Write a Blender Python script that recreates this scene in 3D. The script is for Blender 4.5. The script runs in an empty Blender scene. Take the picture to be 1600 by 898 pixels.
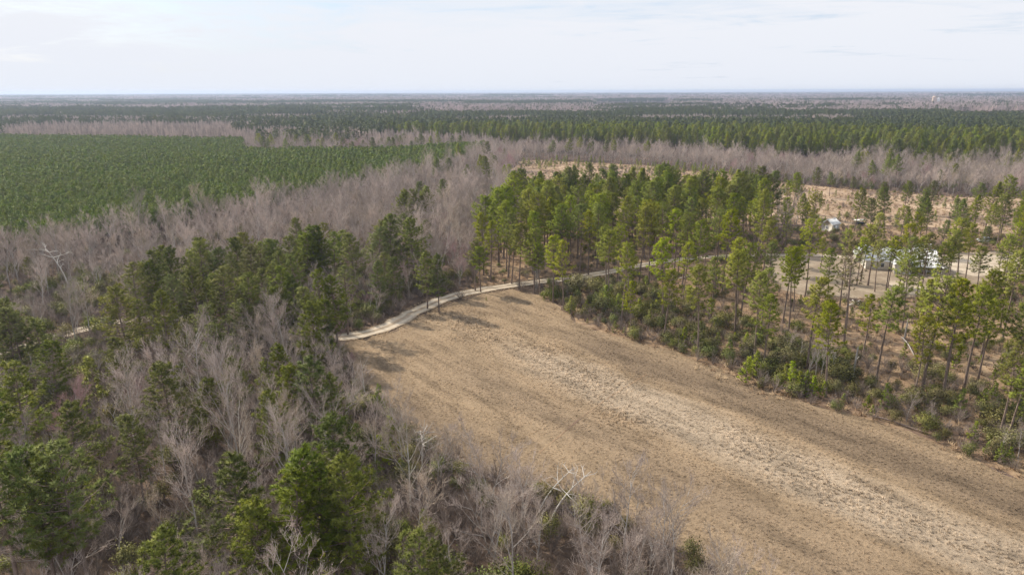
import bpy, math, random
import numpy as np
from mathutils import Matrix, Vector

random.seed(7)
RNG = np.random.default_rng(7)
R = math.radians
SC = bpy.context.scene
COL = SC.collection
PI = math.pi

# ------------------------------------------------------------------ camera
CAM_H = 50.0
PITCH = R(16.0)
ROLL = R(-0.18)
FOC = 1066.7                       # focal length in pixels of a 1600 px wide picture
fwd = np.array([0, math.cos(PITCH), -math.sin(PITCH)])
up0 = np.array([0, math.sin(PITCH), math.cos(PITCH)])
rt0 = np.array([1.0, 0, 0])
rgt = rt0 * math.cos(ROLL) + up0 * math.sin(ROLL)
upv = up0 * math.cos(ROLL) - rt0 * math.sin(ROLL)
cam = bpy.data.cameras.new('camera')
cam.lens = 24.0; cam.sensor_width = 36.0; cam.clip_start = 1.0; cam.clip_end = 80000
cam_ob = bpy.data.objects.new('camera', cam)
cam_ob.matrix_world = Matrix(((rgt[0], upv[0], -fwd[0], 0), (rgt[1], upv[1], -fwd[1], 0),
                              (rgt[2], upv[2], -fwd[2], CAM_H), (0, 0, 0, 1)))
COL.objects.link(cam_ob); SC.camera = cam_ob

# ------------------------------------------------------------------ light, sky, exposure
SUN_EL, SUN_AZ = R(38), R(-52)     # azimuth from +Y, clockwise
sd = Vector((math.sin(SUN_AZ) * math.cos(SUN_EL), math.cos(SUN_AZ) * math.cos(SUN_EL), math.sin(SUN_EL)))
sun = bpy.data.lights.new('sun', 'SUN'); sun.energy = 4.2; sun.angle = R(2.0); sun.color = (1.0, 0.91, 0.77)
sun_ob = bpy.data.objects.new('sun', sun)
sun_ob.rotation_euler = (-sd).to_track_quat('-Z', 'Y').to_euler()
sun_ob.location = (0, 0, 300)
COL.objects.link(sun_ob)
SC.view_settings.view_transform = 'Standard'; SC.view_settings.look = 'None'
SC.view_settings.exposure = 0.46; SC.view_settings.gamma = 1.0
SC.cycles.max_bounces = 4; SC.cycles.diffuse_bounces = 3; SC.cycles.glossy_bounces = 1
SC.cycles.transmission_bounces = 2; SC.cycles.volume_bounces = 0
SC.cycles.use_denoising = True
SC.cycles.denoiser = 'OPENIMAGEDENOISE'
SC.cycles.denoising_input_passes = 'RGB_ALBEDO_NORMAL'
SC.cycles.denoising_prefilter = 'ACCURATE'
SC.cycles.use_adaptive_sampling = False

world = bpy.data.worlds.new('World'); SC.world = world; world.use_nodes = True


class NT:
    """small helper for wiring nodes"""
    def __init__(s, tree, clear=True):
        s.t = tree
        if clear: tree.nodes.clear()

    def n(s, kind, ins=None, **kw):
        nd = s.t.nodes.new(kind)
        for k, v in kw.items(): setattr(nd, k, v)
        for k, v in (ins or {}).items(): s.put(nd.inputs[k], v)
        return nd

    def put(s, sock, v):
        if isinstance(v, bpy.types.NodeSocket): s.t.links.new(v, sock)
        elif isinstance(v, (tuple, list)) and len(v) == 3 and sock.type == 'RGBA': sock.default_value = (*v, 1)
        else: sock.default_value = v

    def m(s, op, a, b=0.0, c=None, clamp=False):
        nd = s.t.nodes.new('ShaderNodeMath'); nd.operation = op; nd.use_clamp = clamp
        s.put(nd.inputs[0], a); s.put(nd.inputs[1], b)
        if c is not None: s.put(nd.inputs[2], c)
        return nd.outputs[0]

    def mix(s, f, a, b, blend='MIX'):
        nd = s.t.nodes.new('ShaderNodeMix'); nd.data_type = 'RGBA'; nd.blend_type = blend
        s.put(nd.inputs[0], f); s.put(nd.inputs[6], a); s.put(nd.inputs[7], b)
        return nd.outputs[2]

    def noise(s, vec, scale, detail=3, rough=0.55, dist=0.0):
        nd = s.n('ShaderNodeTexNoise', {'Vector': vec, 'Scale': scale, 'Detail': detail, 'Roughness': rough, 'Distortion': dist})
        return nd.outputs['Fac']

    def ramp(s, f, stops, interp='LINEAR'):
        nd = s.t.nodes.new('ShaderNodeValToRGB'); cr = nd.color_ramp; cr.interpolation = interp
        while len(cr.elements) < len(stops): cr.elements.new(0.5)
        for e, (p, c) in zip(cr.elements, stops):
            e.position = p; e.color = (*c, 1) if len(c) == 3 else c
        s.put(nd.inputs[0], f)
        return nd.outputs[0]


def g(v): return (v, v, v)


w = NT(world.node_tree)
tc = w.n('ShaderNodeTexCoord')
sky = w.n('ShaderNodeTexSky', sky_type='NISHITA')
sky.sun_disc = False; sky.sun_elevation = SUN_EL; sky.sun_rotation = SUN_AZ; sky.air_density = 1.0; sky.dust_density = 2.0
nrm = w.n('ShaderNodeVectorMath', {0: tc.outputs['Generated']}, operation='NORMALIZE')
sep = w.n('ShaderNodeSeparateXYZ', {0: nrm.outputs[0]})
zz = w.m('MAXIMUM', sep.outputs[2], 0.0)
den = w.m('ADD', zz, 0.045)
cx = w.m('DIVIDE', sep.outputs[0], den); cy = w.m('DIVIDE', sep.outputs[1], den)
cvec = w.n('ShaderNodeCombineXYZ', {0: w.m('MULTIPLY', w.m('ADD', cx, w.m('MULTIPLY', cy, 0.35)), 0.42), 1: w.m('MULTIPLY', cy, 0.50), 2: 7.7})
n1 = w.noise(cvec.outputs[0], 0.55, 7, 0.62, 1.2)
n2 = w.noise(cvec.outputs[0], 2.2, 8, 0.7, 2.0)
cl = w.m('ADD', w.m('MULTIPLY', n1, 0.7), w.m('MULTIPLY', n2, 0.3))
veil = w.ramp(cl, [(0.36, g(0.15)), (0.46, g(0.72)), (0.56, g(1.0))])
low = w.m('SUBTRACT', 1.0, w.m('MULTIPLY', zz, 9.0), clamp=True)
veil = w.m('ADD', veil, w.m('MULTIPLY', low, 0.6), clamp=True)
cloudc = w.mix(low, (6.4, 6.55, 6.95), (6.05, 6.3, 6.85))
base_blue = w.mix(0.55, sky.outputs[0], (3.9, 5.5, 7.8))
wcol = w.mix(veil, base_blue, cloudc)
bg = w.n('ShaderNodeBackground', {'Color': wcol, 'Strength': 0.1})
wo = w.n('ShaderNodeOutputWorld', {'Surface': bg.outputs[0]})


# ------------------------------------------------------------------ ground points from the map of the photograph
def at(px, py, z=0.0):
    """the place at height z that lies on the line of sight through a map point"""
    d = fwd + rgt * ((px - 800.0) / FOC) + upv * ((449.0 - py) / FOC)
    t = (z - CAM_H) / d[2]
    return d[0] * t, d[1] * t


def proj(x, y, z=0.0):
    x = np.asarray(x, float); y = np.asarray(y, float); z = np.asarray(z, float)
    dz = z - CAM_H
    dx = x * rgt[0] + y * rgt[1] + dz * rgt[2]
    dy = x * upv[0] + y * upv[1] + dz * upv[2]
    df = x * fwd[0] + y * fwd[1] + dz * fwd[2]
    df = np.where(df < 1, 1, df)
    return 800 + FOC * dx / df, 449 - FOC * dy / df


def poly(pts): return np.array([at(*p) for p in pts])


def inside(P, x, y):
    x = np.asarray(x, float); y = np.asarray(y, float)
    r = np.zeros(x.shape, bool); n = len(P); j = n - 1
    for i in range(n):
        xi, yi = P[i]; xj, yj = P[j]
        c = ((yi > y) != (yj > y)) & (x < (xj - xi) * (y - yi) / ((yj - yi) + 1e-12) + xi)
        r ^= c; j = i
    return r


def seg_dist(L, x, y):
    x = np.asarray(x, float); y = np.asarray(y, float); best = np.full(x.shape, 1e9)
    for (ax, ay), (bx, by) in zip(L[:-1], L[1:]):
        vx, vy = bx - ax, by - ay
        t = np.clip(((x - ax) * vx + (y - ay) * vy) / (vx * vx + vy * vy + 1e-9), 0, 1)
        best = np.minimum(best, np.hypot(x - ax - t * vx, y - ay - t * vy))
    return best


def vnoise(x, y, s, seed=0):
    x = np.asarray(x, float) / s; y = np.asarray(y, float) / s
    xi = np.floor(x); yi = np.floor(y); fx = x - xi; fy = y - yi
    fx = fx * fx * (3 - 2 * fx); fy = fy * fy * (3 - 2 * fy)
    def h(a, b):
        v = np.sin(a * 127.1 + b * 311.7 + seed * 74.7) * 43758.5453
        return v - np.floor(v)
    return (h(xi, yi) * (1 - fx) + h(xi + 1, yi) * fx) * (1 - fy) + (h(xi, yi + 1) * (1 - fx) + h(xi + 1, yi + 1) * fx) * fy


def fnoise(x, y, s, seed=0):
    return 0.55 * vnoise(x, y, s, seed) + 0.3 * vnoise(x, y, s / 2.1, seed + 5) + 0.15 * vnoise(x, y, s / 4.3, seed + 9)


FIELD = poly([(522, 528), (570, 531), (610, 520), (650, 498), (690, 478), (748, 461), (800, 452), (845, 462), (880, 484), (905, 505), (960, 524),
              (1050, 549), (1125, 577), (1160, 598), (1210, 616), (1270, 634), (1330, 647), (1400, 668), (1500, 705), (1600, 750), (1800, 830),
              (1900, 1100), (1600, 1500), (1450, 1250), (1290, 1030), (1180, 925), (1090, 875), (1010, 830), (930, 790), (850, 765), (760, 742), (690, 715), (630, 675), (580, 630), (552, 580)])
ROAD = [at(*p) for p in [(470, 530), (520, 528), (568, 524), (600, 514), (640, 492), (680, 472), (725, 458), (800, 446), (870, 438), (930, 430),
                         (990, 417), (1060, 406), (1130, 401), (1200, 399), (1280, 399), (1340, 404), (1372, 400)]]
ROAD_W = [at(*p) for p in [(-260, 640), (-120, 592), (0, 556), (70, 532), (130, 514), (190, 501), (260, 496), (330, 503), (400, 517), (470, 530)]]
YARD = poly([(1196, 403), (1260, 402), (1330, 400), (1372, 398), (1470, 398), (1560, 392), (1640, 395), (1680, 430), (1590, 440), (1500, 446), (1450, 462),
             (1400, 466), (1330, 466), (1270, 462), (1215, 452), (1200, 430)])
SAND = [poly([(1448, 398), (1500, 402), (1545, 398), (1600, 404), (1600, 418), (1560, 428), (1520, 432), (1490, 424), (1450, 412)]),
        poly([(1385, 440), (1410, 440), (1440, 450), (1470, 462), (1450, 466), (1410, 456), (1388, 450)])]
PLANT = poly([(-420, 230), (-100, 228), (0, 226), (200, 227), (378, 231), (392, 250), (500, 250), (640, 248), (760, 240), (735, 256), (690, 272), (620, 288), (560, 303),
              (480, 320), (400, 340), (320, 352), (250, 372), (120, 392), (0, 412), (-150, 450), (-420, 500)])
STAND = poly([(738, 450), (800, 440), (860, 432), (930, 424), (1000, 410), (1060, 400), (1190, 394), (1215, 365), (1200, 348), (1100, 340), (950, 338),
              (850, 340), (806, 352), (778, 380), (750, 412)])
RIGHT = poly([(845, 462), (880, 484), (905, 505), (960, 524), (1050, 549), (1125, 577), (1160, 598), (1210, 616), (1270, 634), (1330, 647), (1400, 668),
              (1500, 705), (1600, 750), (1800, 830), (2300, 700), (2200, 380), (1640, 372), (1450, 360), (1260, 352), (1210, 370), (1190, 396), (1060, 402), (1000, 412), (930, 426), (860, 436)])
CLEAR = poly([(800, 268), (820, 251), (900, 252), (1050, 262), (1150, 275), (1262, 290), (1364, 297), (1499, 306), (1650, 312), (2200, 325), (2200, 380),
              (1640, 372), (1450, 360), (1260, 352), (1210, 349), (1100, 340), (950, 338), (850, 340), (815, 330), (795, 300)])
PINES1 = poly([(560, 205), (1000, 203), (1250, 204), (1700, 200), (2200, 196), (2300, 270), (1600, 268), (1250, 262), (1050, 246), (800, 236), (700, 228), (560, 222)])
LEFT = poly([(-700, 470), (-200, 470), (0, 462), (120, 448), (210, 428), (330, 412), (430, 400), (520, 400), (600, 430), (680, 452), (725, 452), (640, 488), (600, 510), (568, 520), (522, 528),
             (552, 580), (580, 630), (630, 675), (690, 715), (760, 742), (850, 765), (930, 790), (1010, 830), (1090, 875), (1180, 925), (1290, 1030), (1450, 1250), (1400, 2500), (-2500, 2500), (-1500, 900)])

FU = np.array(at(1500, 845)) - np.array(at(870, 570)); FU /= np.linalg.norm(FU)
FV = np.array([-FU[1], FU[0]])
if FV[0] > 0: FV = -FV                                  # points to the left edge of the field
F0 = np.array(at(1000, 625))


# ------------------------------------------------------------------ tagging
def tag(o, label=None, cat=None, group=None, kind=None):
    if label: o['label'] = label
    if cat: o['category'] = cat
    if group: o['group'] = group
    if kind: o['kind'] = kind
    return o


class MB:
    """collects triangles and links them as one mesh object"""
    def __init__(s): s.v = []; s.f = []; s.mi = []; s.n = 0; s.nm = []

    def add(s, V, F, mi=0, N=None):
        V = np.asarray(V, float).reshape(-1, 3); F = np.asarray(F, int).reshape(-1, 3)
        if N is not None:                                # wind every face to its normal
            a, b, c = V[F[:, 0]], V[F[:, 1]], V[F[:, 2]]
            flip = (np.cross(b - a, c - a) * N[F[:, 0]]).sum(1) < 0
            F = np.where(flip[:, None], F[:, ::-1], F)
        s.nm.append(np.zeros_like(V) if N is None else N)
        s.v.append(V); s.f.append(F + s.n); s.mi.append(np.full(len(F), mi)); s.n += len(V)

    def tube(s, pts, rad, sides=5, mi=0):
        pts = np.asarray(pts, float); n = len(pts)
        d = np.gradient(pts, axis=0); d /= np.linalg.norm(d, axis=1)[:, None] + 1e-9
        a = np.array([1.0, 0, 0]) if abs(d[0][0]) < 0.8 else np.array([0, 1.0, 0])
        u = np.cross(d, a); u /= np.linalg.norm(u, axis=1)[:, None] + 1e-9
        v = np.cross(d, u)
        th = np.arange(sides) * 2 * PI / sides
        V = pts[:, None, :] + (u[:, None, :] * np.cos(th)[None, :, None] + v[:, None, :] * np.sin(th)[None, :, None]) * np.asarray(rad)[:, None, None]
        F = []
        for i in range(n - 1):
            for j in range(sides):
                k = (j + 1) % sides
                a0, a1, b0, b1 = i * sides + j, i * sides + k, (i + 1) * sides + j, (i + 1) * sides + k
                F += [(a0, b0, a1), (a1, b0, b1)]
        s.add(V.reshape(-1, 3), F, mi)

    def slivers(s, B, T, wd, rng, mi=0, N=None):
        B = np.asarray(B, float); T = np.asarray(T, float)
        d = T - B; r = rng.normal(size=B.shape); sd_ = np.cross(d, r)
        sd_ /= np.linalg.norm(sd_, axis=1)[:, None] + 1e-9
        wd = np.broadcast_to(np.asarray(wd, float), (len(B),))[:, None]
        V = np.stack([B - sd_ * wd / 2, B + sd_ * wd / 2, T], 1).reshape(-1, 3)
        if N is not None:
            N = np.repeat(N, 3, 0); N = N / (np.linalg.norm(N, axis=1)[:, None] + 1e-9)
        s.add(V, np.arange(len(V)).reshape(-1, 3), mi, N)

    def tufts(s, C, D, n, L, wd, rng, mi=0, spread=1.0, up=0.25):
        """bursts of needles around the centres C, leaning to D"""
        C = np.repeat(np.asarray(C, float), n, 0); D = np.repeat(np.asarray(D, float), n, 0)
        r = rng.normal(size=C.shape); r /= np.linalg.norm(r, axis=1)[:, None]
        d = r * spread + D * 0.55 + np.array([0, 0, up]); d /= np.linalg.norm(d, axis=1)[:, None]
        ln = L * rng.uniform(0.65, 1.15, len(C))[:, None]
        s.slivers(C - d * 0.05, C + d * ln, wd, rng, mi, d * 0.55 + D * 0.55 + np.array([0, 0, 0.35]))

    def leaves(s, C, size, rng, mi=0):
        n = len(C); a = rng.normal(size=(n, 3)); a /= np.linalg.norm(a, axis=1)[:, None]
        b = np.cross(a, rng.normal(size=(n, 3))); b /= np.linalg.norm(b, axis=1)[:, None]
        sz = (size * rng.uniform(0.6, 1.3, n))[:, None]
        V = np.stack([C - a * sz, C + b * sz * 0.55, C + a * sz, C - b * sz * 0.55], 1).reshape(-1, 3)
        i = np.arange(n) * 4
        N = C - np.array([0, 0, 1.0]) + rng.normal(size=(n, 3)) * 0.35; N /= np.linalg.norm(N, axis=1)[:, None]
        s.add(V, np.concatenate([np.stack([i, i + 1, i + 2], 1), np.stack([i, i + 2, i + 3], 1)]), mi, np.repeat(N, 4, 0))

    def box(s, lo, hi, mi=0):
        x0, y0, z0 = lo; x1, y1, z1 = hi
        V = [(x0, y0, z0), (x1, y0, z0), (x1, y1, z0), (x0, y1, z0), (x0, y0, z1), (x1, y0, z1), (x1, y1, z1), (x0, y1, z1)]
        q = [(0, 3, 2, 1), (4, 5, 6, 7), (0, 1, 5, 4), (1, 2, 6, 5), (2, 3, 7, 6), (3, 0, 4, 7)]
        s.add(V, [t for a, b, c, d in q for t in ((a, b, c), (a, c, d))], mi)

    def prism(s, prof, y0, y1, axis='y', mi=0):
        """profile in (x,z) swept along y (or profile in (y,z) along x)"""
        n = len(prof)
        if axis == 'y': V = [(x, y0, z) for x, z in prof] + [(x, y1, z) for x, z in prof]
        else: V = [(y0, x, z) for x, z in prof] + [(y1, x, z) for x, z in prof]
        F = [(0, i, i + 1) for i in range(1, n - 1)] + [(n, n + i + 1, n + i) for i in range(1, n - 1)]
        for i in range(n):
            j = (i + 1) % n; F += [(i, j, n + j), (i, n + j, n + i)]
        s.add(V, F, mi)

    def mesh(s, name, mats, smooth=False):
        V = np.concatenate(s.v).astype(np.float32); F = np.concatenate(s.f).astype(np.int32); M = np.concatenate(s.mi).astype(np.int32)
        me = bpy.data.meshes.new(name)
        me.vertices.add(len(V)); me.vertices.foreach_set('co', V.ravel())
        me.loops.add(len(F) * 3); me.loops.foreach_set('vertex_index', F.ravel())
        me.polygons.add(len(F)); me.polygons.foreach_set('loop_start', np.arange(len(F), dtype=np.int32) * 3)
        me.polygons.foreach_set('material_index', M)
        if smooth: me.polygons.foreach_set('use_smooth', np.ones(len(F), bool))
        for m_ in (mats if isinstance(mats, (list, tuple)) else [mats]): me.materials.append(m_)
        me.update(calc_edges=True)
        NN = np.concatenate(s.nm) if s.nm and sum(map(len, s.nm)) == len(V) else None
        if NN is not None and np.abs(NN).sum() > 0:
            me.polygons.foreach_set('use_smooth', np.ones(len(F), bool))
            me.normals_split_custom_set_from_vertices(NN)
        return me


def link(name, me, parent=None, loc=None, rz=0.0, sc=1.0):
    o = bpy.data.objects.new(name, me); COL.objects.link(o)
    if parent is not None: o.parent = parent
    if loc is not None: o.location = loc
    if rz: o.rotation_euler = (0, 0, rz)
    if sc != 1.0: o.scale = (sc, sc, sc)
    return o


# ------------------------------------------------------------------ materials
def mat(name):
    m_ = bpy.data.materials.new(name); m_.use_nodes = True
    return m_, NT(m_.node_tree)


def finish(m_, t, col, rough=0.9, bump=None, bdist=0.05, trans=0.0, spec=0.15, metal=0.0):
    ins = {'Base Color': col, 'Roughness': rough, 'Specular IOR Level': spec, 'Metallic': metal}
    if bump is not None:
        ins['Normal'] = t.n('ShaderNodeBump', {'Height': bump, 'Distance': bdist, 'Strength': 1.0}).outputs[0]
    p = t.n('ShaderNodeBsdfPrincipled', ins); sh = p.outputs[0]
    if trans > 0:
        tr = t.n('ShaderNodeBsdfTranslucent', {'Color': col})
        sh = t.n('ShaderNodeMixShader', {0: trans, 1: sh, 2: tr.outputs[0]}).outputs[0]
    t.n('ShaderNodeOutputMaterial', {'Surface': sh})
    return m_


def hsv(t, col, h=0.5, s=1.0, v=1.0):
    return t.n('ShaderNodeHueSaturation', {'Hue': h, 'Saturation': s, 'Value': v, 'Color': col}).outputs[0]


def foliage(name, dark, mid, light, trans=0.18, scale=0.9, spread=0.5):
    m_, t = mat(name)
    pos = t.n('ShaderNodeNewGeometry').outputs['Position']
    rnd = t.n('ShaderNodeObjectInfo').outputs['Random']
    c = t.ramp(t.noise(pos, scale, 4, 0.7), [(0.3, dark), (0.52, mid), (0.72, light)])
    c = hsv(t, c, t.m('ADD', 0.5, t.m('MULTIPLY', t.m('SUBTRACT', rnd, 0.5), 0.035)), t.m('ADD', 0.85, t.m('MULTIPLY', t.m('FRACT', t.m('MULTIPLY', rnd, 7.3)), 0.25)),
            t.m('ADD', 1.0 - spread / 2, t.m('MULTIPLY', t.m('FRACT', t.m('MULTIPLY', rnd, 13.7)), spread)))
    return finish(m_, t, c, 0.62, trans=trans, spec=0.25)


def wood(name, a, b, scale=3.0, spread=0.3, stretch=0.2):
    m_, t = mat(name)
    tc_ = t.n('ShaderNodeTexCoord').outputs['Object']
    mp = t.n('ShaderNodeMapping', {'Vector': tc_, 'Scale': (1, 1, stretch)}).outputs[0]
    rnd = t.n('ShaderNodeObjectInfo').outputs['Random']
    c = t.ramp(t.noise(mp, scale, 4, 0.7), [(0.32, a), (0.66, b)])
    c = hsv(t, c, 0.5, 1.0, t.m('ADD', 1 - spread / 2, t.m('MULTIPLY', t.m('FRACT', t.m('MULTIPLY', rnd, 5.1)), spread)))
    return finish(m_, t, c, 0.9)


M = {}
M['needle'] = foliage('pine_needles', (0.125, 0.150, 0.014), (0.265, 0.305, 0.024), (0.40, 0.40, 0.042), trans=0.38)
M['needle_shaded'] = foliage('shaded_pine_needles', (0.085, 0.11, 0.014), (0.18, 0.215, 0.026), (0.29, 0.30, 0.042), trans=0.30)  # darker copy: backlit shade of the left woods put into the colour
M['needle_airy'] = foliage('light_pine_needles', (0.15, 0.175, 0.014), (0.31, 0.34, 0.026), (0.46, 0.45, 0.045), trans=0.4)
M['needle_dull'] = foliage('dull_pine_needles', (0.11, 0.12, 0.026), (0.22, 0.24, 0.048), (0.34, 0.34, 0.08), trans=0.34)
M['needle_far'] = foliage('dense_pine_needles', (0.05, 0.07, 0.018), (0.095, 0.12, 0.028), (0.15, 0.17, 0.038), trans=0.2, scale=0.05)
M['needle_young'] = foliage('young_pine_needles', (0.085, 0.12, 0.012), (0.135, 0.185, 0.017), (0.19, 0.24, 0.024), trans=0.3, spread=0.3)
M['needle_bright'] = foliage('sapling_needles', (0.16, 0.20, 0.015), (0.27, 0.32, 0.022), (0.40, 0.42, 0.03))
M['needle_thin'] = foliage('thinning_needles', (0.10, 0.10, 0.04), (0.17, 0.16, 0.06), (0.24, 0.20, 0.09))
M['leaf_olive'] = foliage('olive_leaves', (0.11, 0.105, 0.035), (0.20, 0.185, 0.06), (0.32, 0.28, 0.10), scale=1.6)
M['leaf_green'] = foliage('evergreen_leaves', (0.085, 0.10, 0.020), (0.18, 0.20, 0.036), (0.31, 0.31, 0.06), scale=1.6)
M['bark_pine'] = wood('pine_bark', (0.10, 0.07, 0.055), (0.30, 0.23, 0.19), 5)
M['bark_grey'] = wood('grey_bark', (0.27, 0.24, 0.22), (0.52, 0.48, 0.44), 4)
M['twig_mauve'] = wood('mauve_twigs', (0.36, 0.290, 0.250), (0.57, 0.475, 0.415), 2, 0.7)
M['twig_brown'] = wood('brown_twigs', (0.33, 0.268, 0.215), (0.54, 0.450, 0.365), 2, 0.7)
M['twig_red'] = wood('red_twigs', (0.36, 0.23, 0.22), (0.50, 0.34, 0.33), 2, 0.3)
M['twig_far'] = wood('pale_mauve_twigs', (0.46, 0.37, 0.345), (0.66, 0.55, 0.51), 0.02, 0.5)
M['bark_white'] = wood('bleached_wood', (0.50, 0.46, 0.42), (0.72, 0.68, 0.62), 4, 0.2)
M['brush'] = wood('brush_stems', (0.18, 0.14, 0.118), (0.36, 0.295, 0.25), 1.5, 0.6)


def ground_mat(name, stops, scale=0.12, fine=1.3, bump=0.25, tint=None):
    m_, t = mat(name)
    pos = t.n('ShaderNodeNewGeometry').outputs['Position']
    a = t.noise(pos, scale, 6, 0.65); b = t.noise(pos, fine, 5, 0.7)
    f = t.m('ADD', t.m('MULTIPLY', a, 0.6), t.m('MULTIPLY', b, 0.4))
    c = t.ramp(f, stops)
    if tint:
        k = t.ramp(t.noise(pos, tint[0], 5, 0.6), [(tint[1], g(0)), (tint[1] + 0.12, g(1))])
        c = t.mix(k, c, tint[2])
    return finish(m_, t, c, 0.95, bump=b, bdist=bump, spec=0.05)


M['ground'] = ground_mat('leaf_litter', [(0.36, (0.065, 0.046, 0.035)), (0.5, (0.12, 0.085, 0.063)), (0.62, (0.20, 0.145, 0.105))], tint=(0.05, 0.52, (0.17, 0.12, 0.095)))
M['straw'] = ground_mat('straw_clearing', [(0.36, (0.27, 0.190, 0.13)), (0.5, (0.40, 0.288, 0.195)), (0.62, (0.53, 0.405, 0.285))], 0.05, 0.6, tint=(0.035, 0.50, (0.20, 0.145, 0.11)))
M['pinestraw'] = ground_mat('pine_straw', [(0.36, (0.16, 0.105, 0.068)), (0.5, (0.28, 0.19, 0.12)), (0.62, (0.41, 0.30, 0.19))], 0.08, 0.9, tint=(0.06, 0.52, (0.16, 0.11, 0.085)))
M['yard'] = ground_mat('yard_dirt', [(0.36, (0.20, 0.155, 0.11)), (0.5, (0.28, 0.22, 0.16)), (0.64, (0.40, 0.33, 0.245))], 0.15, 1.5, 0.05)
M['sand'] = ground_mat('pale_sand', [(0.36, (0.32, 0.26, 0.19)), (0.5, (0.46, 0.38, 0.29)), (0.64, (0.60, 0.52, 0.41))], 0.3, 2.5, 0.03)
M['far_field'] = ground_mat('far_pasture', [(0.36, (0.20, 0.22, 0.09)), (0.5, (0.27, 0.27, 0.12)), (0.64, (0.36, 0.32, 0.18))], 0.01, 0.05, 0.05)
M['far_straw'] = ground_mat('far_straw_field', [(0.36, (0.32, 0.24, 0.17)), (0.64, (0.45, 0.36, 0.26))], 0.01, 0.05, 0.05)


def field_color(t):
    pos = t.n('ShaderNodeNewGeometry').outputs['Position']
    sp = t.n('ShaderNodeSeparateXYZ', {0: pos})
    X, Y = t.m('SUBTRACT', sp.outputs[0], float(F0[0])), t.m('SUBTRACT', sp.outputs[1], float(F0[1]))
    u = t.m('ADD', t.m('MULTIPLY', X, float(FU[0])), t.m('MULTIPLY', Y, float(FU[1])))
    v = t.m('ADD', t.m('MULTIPLY', X, float(FV[0])), t.m('MULTIPLY', Y, float(FV[1])))
    uv = t.n('ShaderNodeCombineXYZ', {0: t.m('MULTIPLY', u, 0.25), 1: v}).outputs[0]
    wob = t.noise(uv, 0.09, 4, 0.6)
    v2 = t.m('ADD', v, t.m('MULTIPLY', t.m('SUBTRACT', wob, 0.5), 16.0))
    f = t.m('DIVIDE', t.m('ADD', v2, 30.0), 80.0)          # -30 .. 50 m across the field
    tan, dark, pale, mid = (0.315, 0.230, 0.148), (0.215, 0.158, 0.106), (0.385, 0.303, 0.218), (0.265, 0.195, 0.130)
    c = t.ramp(f, [(0.10, tan), (0.17, dark), (0.245, dark), (0.30, tan), (0.355, pale), (0.42, pale), (0.48, tan), (0.56, mid), (0.66, tan), (0.78, dark), (0.95, tan)])
    uf = t.m('MULTIPLY', t.m('SUBTRACT', t.m('MULTIPLY', u, -1.0), 22.0), 0.06, clamp=True)
    c = t.mix(t.m('MULTIPLY', uf, 0.85), c, tan)
    st = t.noise(uv, 0.35, 5, 0.65)
    c = t.mix(0.75, c, t.ramp(st, [(0.36, g(0.60)), (0.5, g(1.0)), (0.66, g(1.25))]), 'MULTIPLY')
    gr = t.noise(pos, 1.8, 5, 0.75)
    c = t.mix(0.8, c, t.ramp(gr, [(0.33, g(0.80)), (0.5, g(1.0)), (0.66, g(1.16))]), 'MULTIPLY')
    return c, gr


m_, t = mat('dry_field'); c_, gr_ = field_color(t); M['field'] = finish(m_, t, c_, 0.95, bump=gr_, bdist=0.35, spec=0.05)
m_, t = mat('dry_grass'); c_, gr_ = field_color(t)
rn = t.n('ShaderNodeObjectInfo').outputs['Random']
c_ = hsv(t, c_, 0.5, 0.95, t.m('ADD', 1.12, t.m('MULTIPLY', rn, 0.42)))
M['grass'] = finish(m_, t, c_, 0.9, trans=0.2, spec=0.05)
m_, t = mat('straw_grass')
rn = t.n('ShaderNodeObjectInfo').outputs['Random']
c_ = t.ramp(rn, [(0.0, (0.22, 0.145, 0.095)), (0.5, (0.36, 0.25, 0.16)), (1.0, (0.52, 0.39, 0.25))])
M['grass_straw'] = finish(m_, t, c_, 0.9, trans=0.2, spec=0.05)
m_, t = mat('dirt_road')
pos = t.n('ShaderNodeNewGeometry').outputs['Position']
at_ = t.n('ShaderNodeAttribute', attribute_name='across').outputs['Fac']
rut = t.ramp(at_, [(0.0, g(0.0)), (0.16, g(0.7)), (0.28, g(1.0)), (0.44, g(0.15)), (0.56, g(0.15)), (0.72, g(1.0)), (0.84, g(0.7)), (1.0, g(0.0))])
k = t.m('ADD', rut, t.m('MULTIPLY', t.m('SUBTRACT', t.noise(pos, 0.8, 5, 0.7), 0.5), 1.1), clamp=True)
c_ = t.mix(k, (0.31, 0.235, 0.165), (0.56, 0.48, 0.375))
M['road'] = finish(m_, t, c_, 0.95, bump=t.noise(pos, 2.0, 4), bdist=0.06, spec=0.05)


def plain(name, col, rough=0.6, metal=0.0, var=0.12, scale=1.5, spec=0.3):
    m_, t = mat(name)
    pos = t.n('ShaderNodeTexCoord').outputs['Object']
    c = hsv(t, t.mix(0.0, col, col), 0.5, 1.0, t.m('ADD', 1 - var, t.m('MULTIPLY', t.noise(pos, scale, 5, 0.7), 2 * var)))
    return finish(m_, t, c, rough, spec=spec, metal=metal)


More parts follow.
